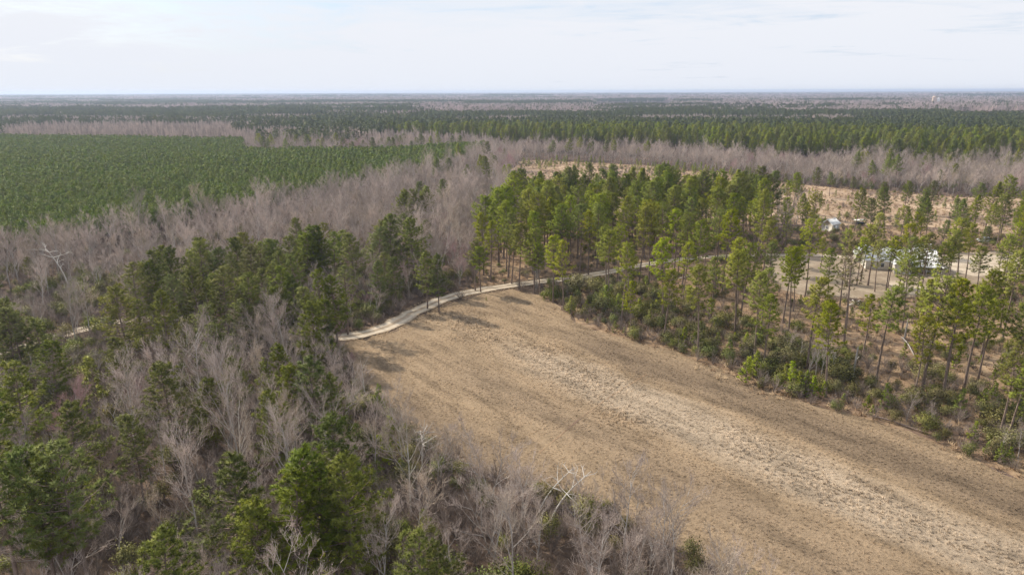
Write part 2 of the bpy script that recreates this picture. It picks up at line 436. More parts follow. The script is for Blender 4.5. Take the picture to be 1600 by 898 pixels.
M['wall'] = plain('pale_siding', (0.62, 0.58, 0.51), 0.7)
M['roofm'] = plain('pale_metal_roof', (0.62, 0.63, 0.64), 0.42, 0.0, spec=0.5)
M['trim'] = plain('white_trim', (0.80, 0.80, 0.78), 0.5)
M['glass'] = plain('dark_glass', (0.03, 0.035, 0.04), 0.15, spec=0.5)
M['dark'] = plain('dark_paint', (0.02, 0.022, 0.03), 0.35)
M['bluegrey'] = plain('blue_grey_paint', (0.22, 0.27, 0.33), 0.5)
M['porch'] = plain('porch_boards', (0.28, 0.22, 0.17), 0.8)
M['carwhite'] = plain('white_car_paint', (0.75, 0.76, 0.78), 0.25, spec=0.5)
M['tyre'] = plain('rubber', (0.02, 0.02, 0.02), 0.8)
M['silo_tan'] = plain('tan_concrete', (0.60, 0.47, 0.38), 0.8)
M['silo_white'] = plain('white_silo', (0.80, 0.80, 0.80), 0.5)


# ------------------------------------------------------------------ the ground and its sheets
def sheet(name, P, z, m_, rough=1.2, step=2.0, seed=0):
    """a flat sheet with a ragged outline"""
    P = np.asarray(P); out = []
    for i in range(len(P)):
        a, b = P[i], P[(i + 1) % len(P)]; L = np.linalg.norm(b - a); n = int(min(200, max(1, L / step)))
        nr = np.array([-(b - a)[1], (b - a)[0]]) / (L + 1e-9)
        for k in range(n):
            q = a + (b - a) * k / n
            out.append(q + nr * rough * (vnoise(q[0], q[1], step * 2.2, seed) + 0.6 * vnoise(q[0], q[1], step * 0.9, seed + 3) - 0.8) * 2)
    me = bpy.data.meshes.new(name)
    me.from_pydata([(x, y, z) for x, y in out], [], [list(range(len(out)))]); me.update()
    me.materials.append(m_)
    if me.polygons[0].normal.z < 0: me.flip_normals()
    return tag(link(name, me), kind='structure')


FAR = 30000.0
me = bpy.data.meshes.new('ground')
xs = [-FAR, -4000, -1000, 0, 1000, 4000, FAR]; ys = [-3000, -300, 0, 600, 1500, 5000, FAR]
vs = [(x, y, 0) for y in ys for x in xs]; nx = len(xs)
me.from_pydata(vs, [], [(j * nx + i, j * nx + i + 1, (j + 1) * nx + i + 1, (j + 1) * nx + i) for j in range(len(ys) - 1) for i in range(nx - 1)])
me.materials.append(M['ground']); tag(link('ground', me), kind='structure')
sheet('forest_floor', RIGHT, 0.02, M['pinestraw'], 1.5, 2.5, 2)
sheet('pine_stand_floor', STAND, 0.03, M['pinestraw'], 1.5, 2.5, 4)
sheet('straw_clearing', CLEAR, 0.04, M['straw'], 7.0, 12, 3)
sheet('field', FIELD, 0.06, M['field'], 1.0, 1.6, 1)
sheet('yard', YARD, 0.08, M['yard'], 1.2, 2.0, 5)
for s_ in SAND: sheet('sand_drive', s_, 0.11, M['sand'], 0.9, 1.5, 6)


def road(name, L, wd, z):
    L = np.array(L); d = np.r_[0, np.cumsum(np.hypot(*np.diff(L, axis=0).T))]
    n = int(d[-1] / 1.2); tt = np.linspace(0, d[-1], n)
    P = np.stack([np.interp(tt, d, L[:, 0]), np.interp(tt, d, L[:, 1])], 1)
    ker = np.ones(9) / 9
    Q = np.stack([np.convolve(np.pad(P[:, i], 4, 'edge'), ker, 'valid') for i in (0, 1)], 1)
    dd = np.gradient(Q, axis=0); dd /= np.linalg.norm(dd, axis=1)[:, None]; nr = np.stack([-dd[:, 1], dd[:, 0]], 1)
    V = []; A = []; K = 7
    for i in range(n):
        wv = wd * (1.0 if name != 'dirt_road' else np.interp(tt[i], [0, 90, 130], [1.25, 1.1, 0.85]))
        l = wv / 2 * (0.85 + 0.45 * vnoise(tt[i], 0, 3.0, 1)); r = wv / 2 * (0.85 + 0.45 * vnoise(tt[i], 9, 3.0, 2))
        for k in range(K):
            s_ = k / (K - 1); off = -l + (l + r) * s_
            V.append((Q[i, 0] + nr[i, 0] * off, Q[i, 1] + nr[i, 1] * off, z + 0.06 * math.sin(s_ * PI) - 0.05 * (0.2 < abs(s_ - 0.5) * 2 < 0.8))); A.append(s_)
    F = [(i * K + k, i * K + k + 1, (i + 1) * K + k + 1, (i + 1) * K + k) for i in range(n - 1) for k in range(K - 1)]
    me = bpy.data.meshes.new(name); me.from_pydata(V, [], F); me.materials.append(M['road'])
    at2 = me.attributes.new('across', 'FLOAT', 'POINT'); at2.data.foreach_set('value', np.array(A, np.float32))
    me.update()
    if me.polygons[0].normal.z < 0: me.flip_normals()
    return tag(link(name, me), kind='structure')


road('dirt_road', ROAD, 3.7, 0.18)
road('forest_road', ROAD_W, 4.2, 0.12)
for nm, pts, mm, z in (('far_pasture', [(930, 163.5), (1050, 162.5), (1052, 166.5), (930, 168)], 'far_field', 0.6),
                       ('far_straw_field', [(1490, 180.5), (1590, 178), (1640, 180), (1640, 186), (1500, 187)], 'far_straw', 0.4),
                       ('far_straw_field', [(930, 156.5), (1060, 156), (1060, 159), (930, 159)], 'far_straw', 0.8),
                       ('far_straw_field', [(0, 169), (60, 168.4), (60, 170.5), (0, 171)], 'far_straw', 0.8)):
    P = poly(pts); sheet(nm, P, z, M[mm], 12, 60, 8)
pth = np.array([at(*p) for p in [(842, 708), (870, 685), (905, 655), (950, 622), (1010, 585)]])
pn = np.array([-(pth[-1] - pth[0])[1], (pth[-1] - pth[0])[0]]); pn /= np.linalg.norm(pn)
sheet('foot_path', np.concatenate([pth + pn * 0.12, (pth - pn * 0.12)[::-1]]), 0.085, M['pinestraw'], 0.06, 0.8, 11)
FARCLEAR = [poly([(920, 162), (1052, 161.5), (1054, 171), (925, 171)]), poly([(1480, 180), (1600, 178), (1650, 178), (1650, 192), (1490, 193)]),
            poly([(925, 155.8), (1062, 155), (1062, 160.5), (925, 160.8)])]


# ------------------------------------------------------------------ plants: meshes
def crown_profile(kind, t):
    if kind == 'dome': return min(1, (t + 0.12) / 0.34) ** 0.8 * (1 - t) ** 0.42
    if kind == 'cone': return min(1, (t + 0.10) / 0.22) ** 0.8 * (1 - t) ** 0.75 + 0.03
    if kind == 'flat': return min(1, (t + 0.25) / 0.75) * (1 - t) ** 0.28
    return min(1, (t + 0.15) / 0.4) * (1 - t) ** 0.5


def make_pine(seed, H, cb, Rr, kind='dome', nb=64, per=7.5, needles=16, L=0.52, wd=0.10, lean=0.4, dens=1.0, mats=('bark_pine', 'needle'), r0=0.24):
    rng = np.random.default_rng(seed); tr = MB(); cr = MB()
    n = 10; zs = np.linspace(0, 1, n)
    bx = lean * zs ** 2 + 0.12 * np.sin(zs * 5 + seed); by = 0.25 * np.sin(zs * 3.5 + seed * 2)
    P = np.stack([bx, by, zs * H * 0.985], 1)
    rad = r0 * (H / 20) * (1 - zs * 0.93) ** 0.8; rad[0] *= 1.25
    tr.tube(P, rad, 6)
    C = []; D = []; az = rng.uniform(0, 6.28)
    lop = rng.uniform(0, 6.28)
    for i in range(nb):
        t_ = (i + rng.uniform(0, 1)) / nb
        t_ = t_ ** 0.92
        z = H * (cb + (1 - cb) * t_ * 0.985)
        az += 2.4 + rng.normal() * 0.4
        ln = Rr * crown_profile(kind, t_) * rng.uniform(0.62, 1.12) * (1 + 0.18 * math.cos(az - lop))
        if kind != 'cone' and rng.random() < 0.12: ln *= 0.55
        ln = max(ln, 0.35)
        el = R(-6 + 48 * t_ + rng.normal() * 9)
        ax = np.interp(z, P[:, 2], P[:, 0]); ay = np.interp(z, P[:, 2], P[:, 1])
        h = np.array([math.cos(az), math.sin(az), 0.0]); sd_ = np.array([-h[1], h[0], 0])
        b0 = np.array([ax, ay, z]); mid_ = b0 + (h * math.cos(el) + np.array([0, 0, math.sin(el)])) * ln * 0.55
        end = mid_ + (h * math.cos(el + 0.35) + np.array([0, 0, math.sin(el + 0.35)])) * ln * 0.5
        rb = 0.035 + 0.012 * ln
        tr.tube([b0, mid_, end], [rb, rb * 0.6, 0.012], 3)
        k = max(2, int(round(per * dens * (0.35 + ln / Rr * 1.1) * rng.uniform(0.8, 1.2))))
        s_ = rng.uniform(0.25, 1.0, k) ** 0.75; s_[0] = 1.0
        pt = np.where(s_[:, None] < 0.52, b0 + (mid_ - b0) * (s_[:, None] / 0.52), mid_ + (end - mid_) * ((s_[:, None] - 0.52) / 0.48))
        lat = rng.normal(size=k) * ln * 0.21 * (1.15 - s_ * 0.6)
        off = sd_ * lat[:, None] + np.array([0, 0, 1]) * (rng.uniform(-0.05, 0.35, k) * (0.4 + 0.12 * ln))[:, None]
        q = pt + off
        big = np.abs(lat) > 0.35
        if big.any(): tr.slivers(pt[big], q[big], 0.035, rng)
        C.append(q); D.append(np.repeat(h[None], k, 0))
    top = P[-1]
    C.append(top + rng.normal(size=(4, 3)) * 0.18); D.append(np.repeat(np.array([[0, 0, 1.0]]), 4, 0))
    C = np.concatenate(C); D = np.concatenate(D)
    cr.tufts(C, D, needles, L, wd, rng)
    # dead stubs under the crown
    for _ in range(7):
        z = H * cb * rng.uniform(0.55, 1.0); a = rng.uniform(0, 6.28); ln = rng.uniform(0.5, 1.8)
        b0 = np.array([np.interp(z, P[:, 2], P[:, 0]), np.interp(z, P[:, 2], P[:, 1]), z])
        tr.slivers([b0], [b0 + np.array([math.cos(a) * ln, math.sin(a) * ln, rng.uniform(-0.2, 0.4)])], 0.06, rng)
    return (tr.mesh('pine_trunk', M[mats[0]]), cr.mesh('pine_crown', M[mats[1]]), tr, cr)


def joined(parts, name, mats):
    """one mesh from several collectors, for the masses"""
    b = MB()
    for i, p in enumerate(parts):
        V = np.concatenate(p.v); F = np.concatenate(p.f); b.add(V, F, i); b.nm[-1] = np.concatenate(p.nm)
    return b.mesh(name, mats)


PINE_V = []
spec = [('dome', 0.50, 4.6, 84), ('dome', 0.56, 4.2, 72), ('dome', 0.44, 4.7, 92), ('cone', 0.44, 4.3, 86), ('flat', 0.56, 4.7, 62), ('dome', 0.50, 4.1, 74),
        ('mix', 0.48, 4.5, 66), ('dome', 0.53, 3.9, 72)]
for i, (kd, cb_, rr, nb_) in enumerate(spec):
    PINE_V.append(make_pine(100 + i, 20.0, cb_, rr, kd, nb_, dens=(0.8 if kd in ('flat', 'mix') else 1.0)))
AIRY_V = [make_pine(180 + i, 18.0, cb_, rr, kd, nb_, per=pp_, needles=18, L=0.46, wd=0.085, lean=ln_, mats=('bark_pine', 'needle_airy')) for i, (kd, cb_, rr, nb_, pp_, ln_) in enumerate(
    [('dome', 0.52, 3.9, 64, 8, 0.3), ('flat', 0.58, 4.3, 50, 8, 0.8), ('mix', 0.50, 4.1, 58, 7.5, -0.5), ('dome', 0.58, 3.5, 54, 8, 1.0), ('flat', 0.50, 3.8, 56, 7, 0.4), ('mix', 0.42, 3.7, 62, 7, 0.2)])]
# full wide crowns of the wood on the left
FULL_V = [make_pine(140 + i, 17.0, cb_, rr, kd, nb_, per=pp_, needles=22, L=0.44, wd=0.07, mats=('bark_pine', nd_)) for i, (kd, cb_, rr, nb_, pp_, nd_) in enumerate(
    [('dome', 0.30, 4.8, 96, 9.5, 'needle_shaded'), ('dome', 0.36, 4.4, 84, 8.5, 'needle_dull'), ('dome', 0.24, 4.1, 96, 9.5, 'needle_shaded'), ('mix', 0.32, 4.6, 70, 8.0, 'needle_shaded'),
     ('mix', 0.40, 4.2, 60, 7.0, 'needle_dull'), ('dome', 0.28, 4.0, 90, 8.5, 'needle_shaded')])]
THIN_V = [make_pine(160, 18.0, 0.45, 3.0, 'mix', 46, per=4.0, needles=9, mats=('bark_pine', 'needle_thin')), make_pine(161, 18.0, 0.55, 2.6, 'mix', 36, per=4.0, needles=9, mats=('bark_pine', 'needle_thin'))]
SAP_V = [make_pine(170 + i, 5.0, 0.06, 1.5, 'cone', 34, per=4.5, needles=14, L=0.36, wd=0.07, lean=0.1, mats=('bark_pine', 'needle_bright'), r0=0.22) for i in range(4)]


def make_young(seed, low=False):
    rng = np.random.default_rng(seed); b = MB(); H = 9.0
    b.tube([(0, 0, 0), (0.05, 0, 4.5), (0, 0, 8.0)], [0.11, 0.07, 0.02], 4, 0)
    n = 95 if not low else 36
    t_ = rng.uniform(0, 1, n) ** 1.1; a = rng.uniform(0, 6.28, n)
    rr = 1.75 * np.sqrt(1 - t_ ** 1.6) * rng.uniform(0.45, 1.0, n) + 0.05
    C = np.stack([np.cos(a) * rr, np.sin(a) * rr, 3.0 + t_ * 5.0 + rng.normal(size=n) * 0.1], 1)
    D = np.stack([np.cos(a), np.sin(a), 0.6 + 0 * a], 1)
    k = 9 if not low else 7
    b.tufts(C, D, k, 0.55 if not low else 0.85, 0.14 if not low else 0.30, rng, 1)
    return b.mesh('young_pine', [M['bark_pine'], M['needle_young']])


YOUNG_V = [make_young(200 + i) for i in range(6)]
YOUNG_LOW = [make_young(210 + i, True) for i in range(4)]


def make_bare(seed, H=16.0, spread=0.5, nl=11, stems=1, limb=0.42, tw='twig_mauve', bk='bark_grey', leanx=0.4, fill=1.0, droop=0.0, low=0.3, r0=0.16):
    rng = np.random.default_rng(seed); tr = MB(); cr = MB()
    TB = []; TT = []; TW = []

    def path(p, d, ln, curve, n=4, upb=0.15):
        pts = [np.array(p, float)]; d = np.array(d, float)
        for i in range(n):
            d = d + rng.normal(size=3) * curve + np.array([0, 0, upb - droop * i]); d /= np.linalg.norm(d)
            pts.append(pts[-1] + d * ln / n)
        return np.array(pts)

    def side(d, ang):
        r_ = np.cross(d, rng.normal(size=3)); r_ /= np.linalg.norm(r_) + 1e-9
        v = d * math.cos(ang) + r_ * math.sin(ang)
        return v / np.linalg.norm(v)

    for s_ in range(stems):
        a0 = rng.uniform(0, 6.28)
        d0 = np.array([math.cos(a0) * (0.0 if stems == 1 else 0.35) + leanx * 0.1, math.sin(a0) * (0.0 if stems == 1 else 0.35), 1.0]); d0 /= np.linalg.norm(d0)
        Hs = H * (0.92 if stems == 1 else rng.uniform(0.7, 0.95))
        tp = path((rng.normal() * 0.1, rng.normal() * 0.1, 0), d0, Hs * 0.9, 0.055, 8, 0.05)
        rr = r0 * (H / 16) / math.sqrt(stems) * (1 - np.linspace(0, 1, 9) * 0.9)
        tr.tube(tp, rr, 5)
        nn = max(4, int(nl / stems ** 0.6))
        for i in range(nn):
            t_ = low + (1 - low) * (i + rng.random()) / nn
            ii = min(7, int(t_ * 8)); fr = t_ * 8 - ii
            p0 = tp[ii] + (tp[ii + 1] - tp[ii]) * fr
            dt = tp[ii + 1] - tp[ii]; dt /= np.linalg.norm(dt)
            ln = H * limb * (1.12 - 0.62 * t_) * rng.uniform(0.65, 1.1)
            lp = path(p0, side(dt, rng.uniform(0.55, 1.0) * spread * 1.5), ln, 0.13, 4, 0.10)
            rl = r0 * 0.42 * (1.15 - 0.6 * t_)
            tr.tube(lp, rl * np.array([1, 0.75, 0.52, 0.32, 0.1]), 4)
            for j in range(6):
                q = rng.uniform(0.2, 1.0); ji = min(3, int(q * 4)); pp = lp[ji] + (lp[ji + 1] - lp[ji]) * (q * 4 - ji)
                dl = lp[ji + 1] - lp[ji]; dl /= np.linalg.norm(dl)
                bl = ln * rng.uniform(0.28, 0.5)
                bp = path(pp, side(dl, rng.uniform(0.4, 0.9)), bl, 0.16, 3, 0.10)
                cr.tube(bp, rl * 0.33 * np.array([1, 0.75, 0.5, 0.2]), 3)
                for k in range(int(6 * fill)):
                    q2 = rng.uniform(0.15, 1.0); ki = min(2, int(q2 * 3)); pq = bp[ki] + (bp[ki + 1] - bp[ki]) * (q2 * 3 - ki)
                    d2 = side(dl, rng.uniform(0.2, 0.9)) + np.array([0, 0, 0.35]); d2 /= np.linalg.norm(d2)
                    l2 = rng.uniform(0.7, 1.5) * H / 16
                    e = pq + d2 * l2
                    TB.append(pq); TT.append(e); TW.append(0.032)
                    for _ in range(4):
                        f_ = rng.uniform(0.25, 0.9); d3 = d2 + rng.normal(size=3) * 0.45 + np.array([0, 0, 0.2]); d3 /= np.linalg.norm(d3)
                        TB.append(pq + d2 * l2 * f_); TT.append(pq + d2 * l2 * f_ + d3 * l2 * rng.uniform(0.35, 0.7)); TW.append(0.020)
    cr.slivers(np.array(TB), np.array(TT), np.array(TW), rng)
    return (tr.mesh('bare_trunk', M[bk]), cr.mesh('bare_crown', M[tw]), tr, cr)


BARE_V = [make_bare(301, 16, 0.42, 12), make_bare(302, 15, 0.50, 12, tw='twig_brown'), make_bare(303, 14, 0.55, 12, stems=3, tw='twig_mauve'),
          make_bare(304, 17, 0.36, 13, tw='twig_mauve'), make_bare(305, 12, 0.62, 12, stems=2, tw='twig_brown', fill=1.2), make_bare(306, 13, 0.45, 13, stems=2, tw='twig_red', fill=1.25),
          make_bare(307, 13, 0.72, 13, limb=0.5, fill=1.2, tw='twig_mauve', low=0.2), make_bare(308, 15, 0.4, 9, fill=0.7, tw='twig_brown', bk='bark_white')]
BARE_MATS = ['twig_mauve', 'twig_brown', 'twig_mauve', 'twig_mauve', 'twig_brown', 'twig_red', 'twig_mauve', 'twig_brown']
DEAD_V = make_bare(330, 15, 0.6, 8, fill=0.0, limb=0.36, bk='bark_white', tw='bark_white', low=0.45, r0=0.24) if False else None


def make_dead(seed, H=12.0, lean=0.25, nl=8):
    """a bleached dead tree: stout curved trunk and a few broken limbs"""
    rng = np.random.default_rng(seed); tr = MB(); cr = MB(); n = 9; zs = np.linspace(0, 1, n)
    P = np.stack([-lean * H * zs ** 1.6, 0.3 * np.sin(zs * 4), zs * H * 0.9], 1)
    tr.tube(P, 0.19 * (1 - 0.8 * zs) * H / 12, 6)
    for i in range(nl):
        t_ = rng.uniform(0.5, 1.0); k = min(n - 2, int(t_ * (n - 1))); p = P[k]; a = rng.uniform(0, 6.28); ln = rng.uniform(1.5, 4.0) * H / 12
        d = np.array([math.cos(a), math.sin(a), rng.uniform(0.1, 0.9)]); d /= np.linalg.norm(d)
        m1 = p + d * ln * 0.5; e = m1 + (d + rng.normal(size=3) * 0.25) * ln * 0.5
        cr.tube([p, m1, e], [0.08, 0.05, 0.015], 4)
        for _ in range(5):
            q = m1 + (e - m1) * rng.random(); cr.tube([q, q + (d + rng.normal(size=3) * 0.5) * ln * 0.3], [0.03, 0.008], 3)
    return (tr.mesh('dead_trunk', M['bark_white']), cr.mesh('dead_limbs', M['bark_white']), tr, cr)


DEAD = [make_dead(340, 12, 0.28, 9), make_dead(341, 11, -0.35, 8), make_dead(342, 10, 0.1, 7)]


def make_shrub(seed, kind):
    rng = np.random.default_rng(seed); st = MB(); fo = MB(); H = 3.0
    ns = 16; tips = []
    for i in range(ns):
        a = rng.uniform(0, 6.28); r_ = rng.uniform(0.2, 1.0) ** 0.7 * 1.35; h = H * (1.05 - 0.35 * r_ ** 2) * rng.uniform(0.7, 1.0)
        e = np.array([math.cos(a) * r_, math.sin(a) * r_, h]); m1 = e * np.array([0.45, 0.45, 0.55]) + rng.normal(size=3) * 0.08
        st.tube([(0, 0, 0), m1, e], [0.035, 0.022, 0.006], 3); tips.append(e)
    tips = np.array(tips)
    if kind != 'brush':
        nl = 1300; c = tips[rng.integers(0, ns, nl)] * (rng.uniform(0.45, 1.0, nl) ** 0.6)[:, None] + rng.normal(size=(nl, 3)) * np.array([0.33, 0.33, 0.24])
        c[:, 2] = np.abs(c[:, 2]); fo.leaves(c, 0.095, rng)
    else:
        B = []; T = []
        for e in tips:
            for _ in range(20):
                f_ = rng.uniform(0.25, 1.0); b0 = e * f_; d = e / np.linalg.norm(e) + rng.normal(size=3) * 0.5; d[2] = abs(d[2]) + 0.1
                B.append(b0); T.append(b0 + d / np.linalg.norm(d) * rng.uniform(0.4, 1.0))
        fo.slivers(np.array(B), np.array(T), 0.028, rng)
    mt = {'olive': 'leaf_olive', 'green': 'leaf_green', 'brush': 'brush'}[kind]
    return (st.mesh('shrub_stems', M['brush']), fo.mesh('shrub_foliage', M[mt]), st, fo, mt)


SHRUB_V = [make_shrub(400, 'olive'), make_shrub(401, 'olive'), make_shrub(402, 'green'), make_shrub(403, 'green')]
BRUSH_V = [make_shrub(410 + i, 'brush') for i in range(4)]


# ------------------------------------------------------------------ masses (geometry nodes scatter shared meshes on a point mesh)
def mass(name, meshes, X, Y, S, label, cat=None, kinds=None, Z=0.0, tilt=0.06):
    col = bpy.data.collections.new(name + '_sources')
    for i, me in enumerate(meshes):
        o = bpy.data.objects.new('%s_source_%02d' % (name, i), me); col.objects.link(o)
    X = np.asarray(X); n = len(X)
    pm = bpy.data.meshes.new(name); pm.vertices.add(n)
    pm.vertices.foreach_set('co', np.stack([X, Y, np.full(n, Z)], 1).astype(np.float32).ravel())
    if kinds is None: kinds = RNG.integers(0, len(meshes), n)
    a = pm.attributes.new('vid', 'INT', 'POINT'); a.data.foreach_set('value', np.asarray(kinds, np.int32))
    a = pm.attributes.new('scl', 'FLOAT', 'POINT'); a.data.foreach_set('value', np.asarray(S, np.float32))
    rot = np.stack([RNG.normal(size=n) * tilt, RNG.normal(size=n) * tilt, RNG.uniform(0, 6.28, n)], 1)
    a = pm.attributes.new('rot', 'FLOAT_VECTOR', 'POINT'); a.data.foreach_set('vector', rot.astype(np.float32).ravel())
    o = link(name, pm)
    ng = bpy.data.node_groups.new(name + '_scatter', 'GeometryNodeTree')
    ng.interface.new_socket('Geometry', in_out='INPUT', socket_type='NodeSocketGeometry')
    ng.interface.new_socket('Geometry', in_out='OUTPUT', socket_type='NodeSocketGeometry')
    N = ng.nodes; Lk = ng.links
    gi = N.new('NodeGroupInput'); go = N.new('NodeGroupOutput')
    ci = N.new('GeometryNodeCollectionInfo'); ci.inputs['Collection'].default_value = col
    ci.inputs['Separate Children'].default_value = True; ci.inputs['Reset Children'].default_value = True
    ip = N.new('GeometryNodeInstanceOnPoints')
    def named(nm, dt):
        q = N.new('GeometryNodeInputNamedAttribute'); q.data_type = dt; q.inputs['Name'].default_value = nm
        return q.outputs['Attribute']
    Lk.new(gi.outputs[0], ip.inputs['Points']); Lk.new(ci.outputs[0], ip.inputs['Instance'])
    ip.inputs['Pick Instance'].default_value = True
    Lk.new(named('vid', 'INT'), ip.inputs['Instance Index'])
    Lk.new(named('rot', 'FLOAT_VECTOR'), ip.inputs['Rotation'])
    Lk.new(named('scl', 'FLOAT'), ip.inputs['Scale'])
    Lk.new(ip.outputs[0], go.inputs[0])
    md = o.modifiers.new('scatter', 'NODES'); md.node_group = ng
    tag(o, label, cat, None, 'stuff')
    return o


def grid(x0, x1, y0, y1, sp, jit=0.42):
    X, Y = np.meshgrid(np.arange(x0, x1, sp), np.arange(y0, y1, sp))
    X = X.ravel() + RNG.uniform(-jit, jit, X.size) * sp; Y = Y.ravel() + RNG.uniform(-jit, jit, Y.size) * sp
    return X, Y


def in_view(X, Y, h, mx=60, top=True):
    px, py = proj(X, Y, h); bx, by = proj(X, Y, 0)
    return (px > -mx) & (px < 1600 + mx) & (py < 898 + 40) & (Y > 20)


def off_roads(X, Y, m1=3.6):
    return (seg_dist(ROAD, X, Y) > m1) & (seg_dist(ROAD_W, X, Y) > m1 - 0.4)


# ------------------------------------------------------------------ pines standing by themselves (placed one by one)
PINES = []          # x, y, height, family


def pine_tb(tx, ty, bx, by, fam='tall'):
    """tree from the place of its foot and the height its top reaches"""
    X, Y = at(bx, by)
    lo, hi = 2.0, 34.0
    for _ in range(30):
        mid_ = (lo + hi) / 2
        if proj(X, Y, mid_)[1] > ty: lo = mid_
        else: hi = mid_
    PINES.append((X, Y, lo, fam))


def pine_t(tx, ty, h, fam='full'):
    X, Y = at(tx, ty, h); PINES.append((X, Y, h, fam))


for a in [(1151, 388, 1149, 466), (1094, 419, 1089, 552), (1235, 395, 1230, 520), (1262, 350, 1256, 466), (1178, 425, 1176, 556), (1225, 338, 1225, 395),
          (1364, 334, 1356, 446), (1348, 352, 1346, 440), (1418, 351, 1404, 458), (1412, 372, 1408, 470), (1386, 371, 1384, 454), (1390, 380, 1388, 450), (1451, 365, 1436, 470), (1495, 344, 1492, 446),
          (1510, 352, 1506, 440), (1478, 372, 1476, 452), (1458, 436, 1443, 613), (1387, 452, 1369, 596), (1505, 439, 1473, 625), (1515, 450, 1505, 612), (1564, 539, 1560, 690),
          (1578, 560, 1572, 700), (1545, 425, 1530, 560), (1573, 412, 1560, 520), (1590, 350, 1580, 430), (1600, 330, 1592, 420), (1562, 380, 1556, 440), (1440, 455, 1432, 540),
          (1480, 470, 1478, 590), (1600, 470, 1590, 620), (1540, 470, 1528, 600), (1350, 460, 1348, 560), (1368, 380, 1366, 456), (1466, 380, 1462, 468), (1322, 360, 1320, 436), (1436, 372, 1432, 458), (1482, 362, 1479, 452), (1340, 372, 1338, 446), (1282, 372, 1282, 420),
          (1272, 262, 1274, 308), (1300, 270, 1296, 307), (1333, 277, 1331, 307), (1380, 285, 1374, 338), (1418, 284, 1412, 334), (1458, 284, 1451, 336), (1532, 287, 1524, 345),
          (1576, 277, 1563, 366), (1242, 270, 1239, 338), (1229, 284, 1227, 336), (1250, 282, 1247, 334), (1472, 345, 1470, 392), (1440, 340, 1436, 388), (1420, 330, 1418, 380), (1540, 355, 1536, 400),
          (745, 377, 743, 455), (753, 385, 751, 457), (766, 346, 768, 440), (801, 353, 800, 444), (811, 350, 811, 451), (834, 360, 834, 458), (848, 380, 843, 461), (880, 377, 880, 483),
          (862, 370, 865, 473), (921, 330, 920, 430), (963, 355, 964, 444), (1000, 325, 999, 444), (1012, 321, 1013, 444), (1033, 325, 1032, 430), (1053, 330, 1052, 437), (1060, 335, 1059, 433),
          (1114, 335, 1116, 453), (1128, 332, 1129, 461), (1184, 297, 1179, 423), (1192, 305, 1188, 410), (1040, 425, 1037, 530), (985, 440, 985, 520), (1290, 470, 1286, 560)]:
    pine_tb(*a)
pine_tb(1327, 378, 1317, 537, 'thin'); pine_tb(1316, 392, 1306, 512, 'thin')
for tx, ty, h in [(138, 407, 17), (73, 449, 17), (29, 459, 16), (145, 441, 16), (170, 420, 17), (236, 393, 18), (260, 387, 18), (202, 414, 17), (314, 380, 17), (371, 372, 17), (400, 380, 17), (422, 375, 17),
                  (340, 388, 16), (290, 395, 16), (248, 456, 15), (321, 481, 15), (283, 503, 13), (381, 429, 17), (435, 417, 17), (408, 425, 16), (489, 474, 15), (493, 424, 16), (537, 417, 15), (520, 432, 15), (460, 430, 15),
                  (429, 540, 14), (483, 557, 15), (452, 572, 13), (253, 572, 15), (415, 613, 14), (98, 630, 14), (202, 648, 13), (20, 569, 17), (44, 701, 17), (94, 698, 18), (70, 715, 16), (358, 721, 16),
                  (472, 698, 17), (513, 655, 16), (533, 711, 17), (449, 745, 16), (405, 785, 14), (250, 833, 14), (500, 720, 15), (330, 510, 13), (355, 560, 13), (515, 590, 12), (300, 420, 17), (345, 420, 17), (0, 470, 16),
                  (110, 455, 16), (185, 450, 16), (460, 342, 14), (472, 362, 14), (505, 350, 14), (532, 362, 13), (380, 365, 16), (310, 372, 16), (425, 377, 15), (250, 385, 16), (650, 285, 15), (690, 282, 15), (668, 292, 14),
                  (635, 335, 17), (660, 345, 12), (650, 380, 11), (628, 385, 11), (42, 402, 7), (492, 300, 9), (487, 325, 7), (595, 327, 6), (600, 372, 7), (15, 480, 15), (50, 470, 15), (320, 590, 12),
                  (659, 838, 15), (690, 850, 12), (-20, 700, 17), (-15, 600, 16), (230, 410, 16), (270, 430, 16), (360, 400, 16), (455, 400, 15), (475, 450, 14), (505, 470, 13), (380, 470, 13), (60, 500, 13), (215, 470, 12)]:
    pine_t(tx, ty, h)
for tx, ty, n_, h in [(665, 288, 5, 19), (635, 338, 4, 19), (648, 385, 3, 15), (480, 352, 4, 18), (525, 362, 3, 17), (575, 395, 2, 13), (600, 330, 2, 12), (420, 378, 3, 18), (790, 262, 3, 11), (730, 300, 2, 9)]:
    cx_, cy_ = at(tx, ty, h)
    for _ in range(n_): PINES.append((cx_ + random.uniform(-9, 9), cy_ + random.uniform(-7, 7), h * random.uniform(0.82, 1.0), 'full'))
for px, py, h in [(350, 540, 15), (398, 548, 15), (440, 556, 14), (488, 566, 13), (515, 575, 9), (300, 535, 14), (505, 540, 10)]:
    X_, Y_ = at(px, py); PINES.append((X_, Y_, h, 'full'))
X, Y = grid(-160, 60, 40, 200, 12.5)
ok = inside(LEFT, X, Y) & off_roads(X, Y, 4.0) & in_view(X, Y, 14, 20) & (fnoise(X, Y, 30, 2) > 0.42) & (proj(X, Y, 0)[1] > 585)
for x, y in zip(X[ok], Y[ok]):
    if seg_dist([tuple(p) for p in FIELD[-14:]], x, y) > 9: PINES.append((x, y, random.uniform(9, 16), 'full'))
for tx, ty, h in [(40, 609, 8), (605, 657, 8), (590, 603, 5), (548, 735, 10), (512, 760, 11), (140, 560, 9), (665, 800, 5)]:
    pine_t(tx, ty, h, 'sap')
ex = np.array([(p[0], p[1]) for p in PINES])
X, Y = grid(-120, 260, 60, 420, 7.0)
ok = inside(STAND, X, Y) & off_roads(X, Y, 3.0)
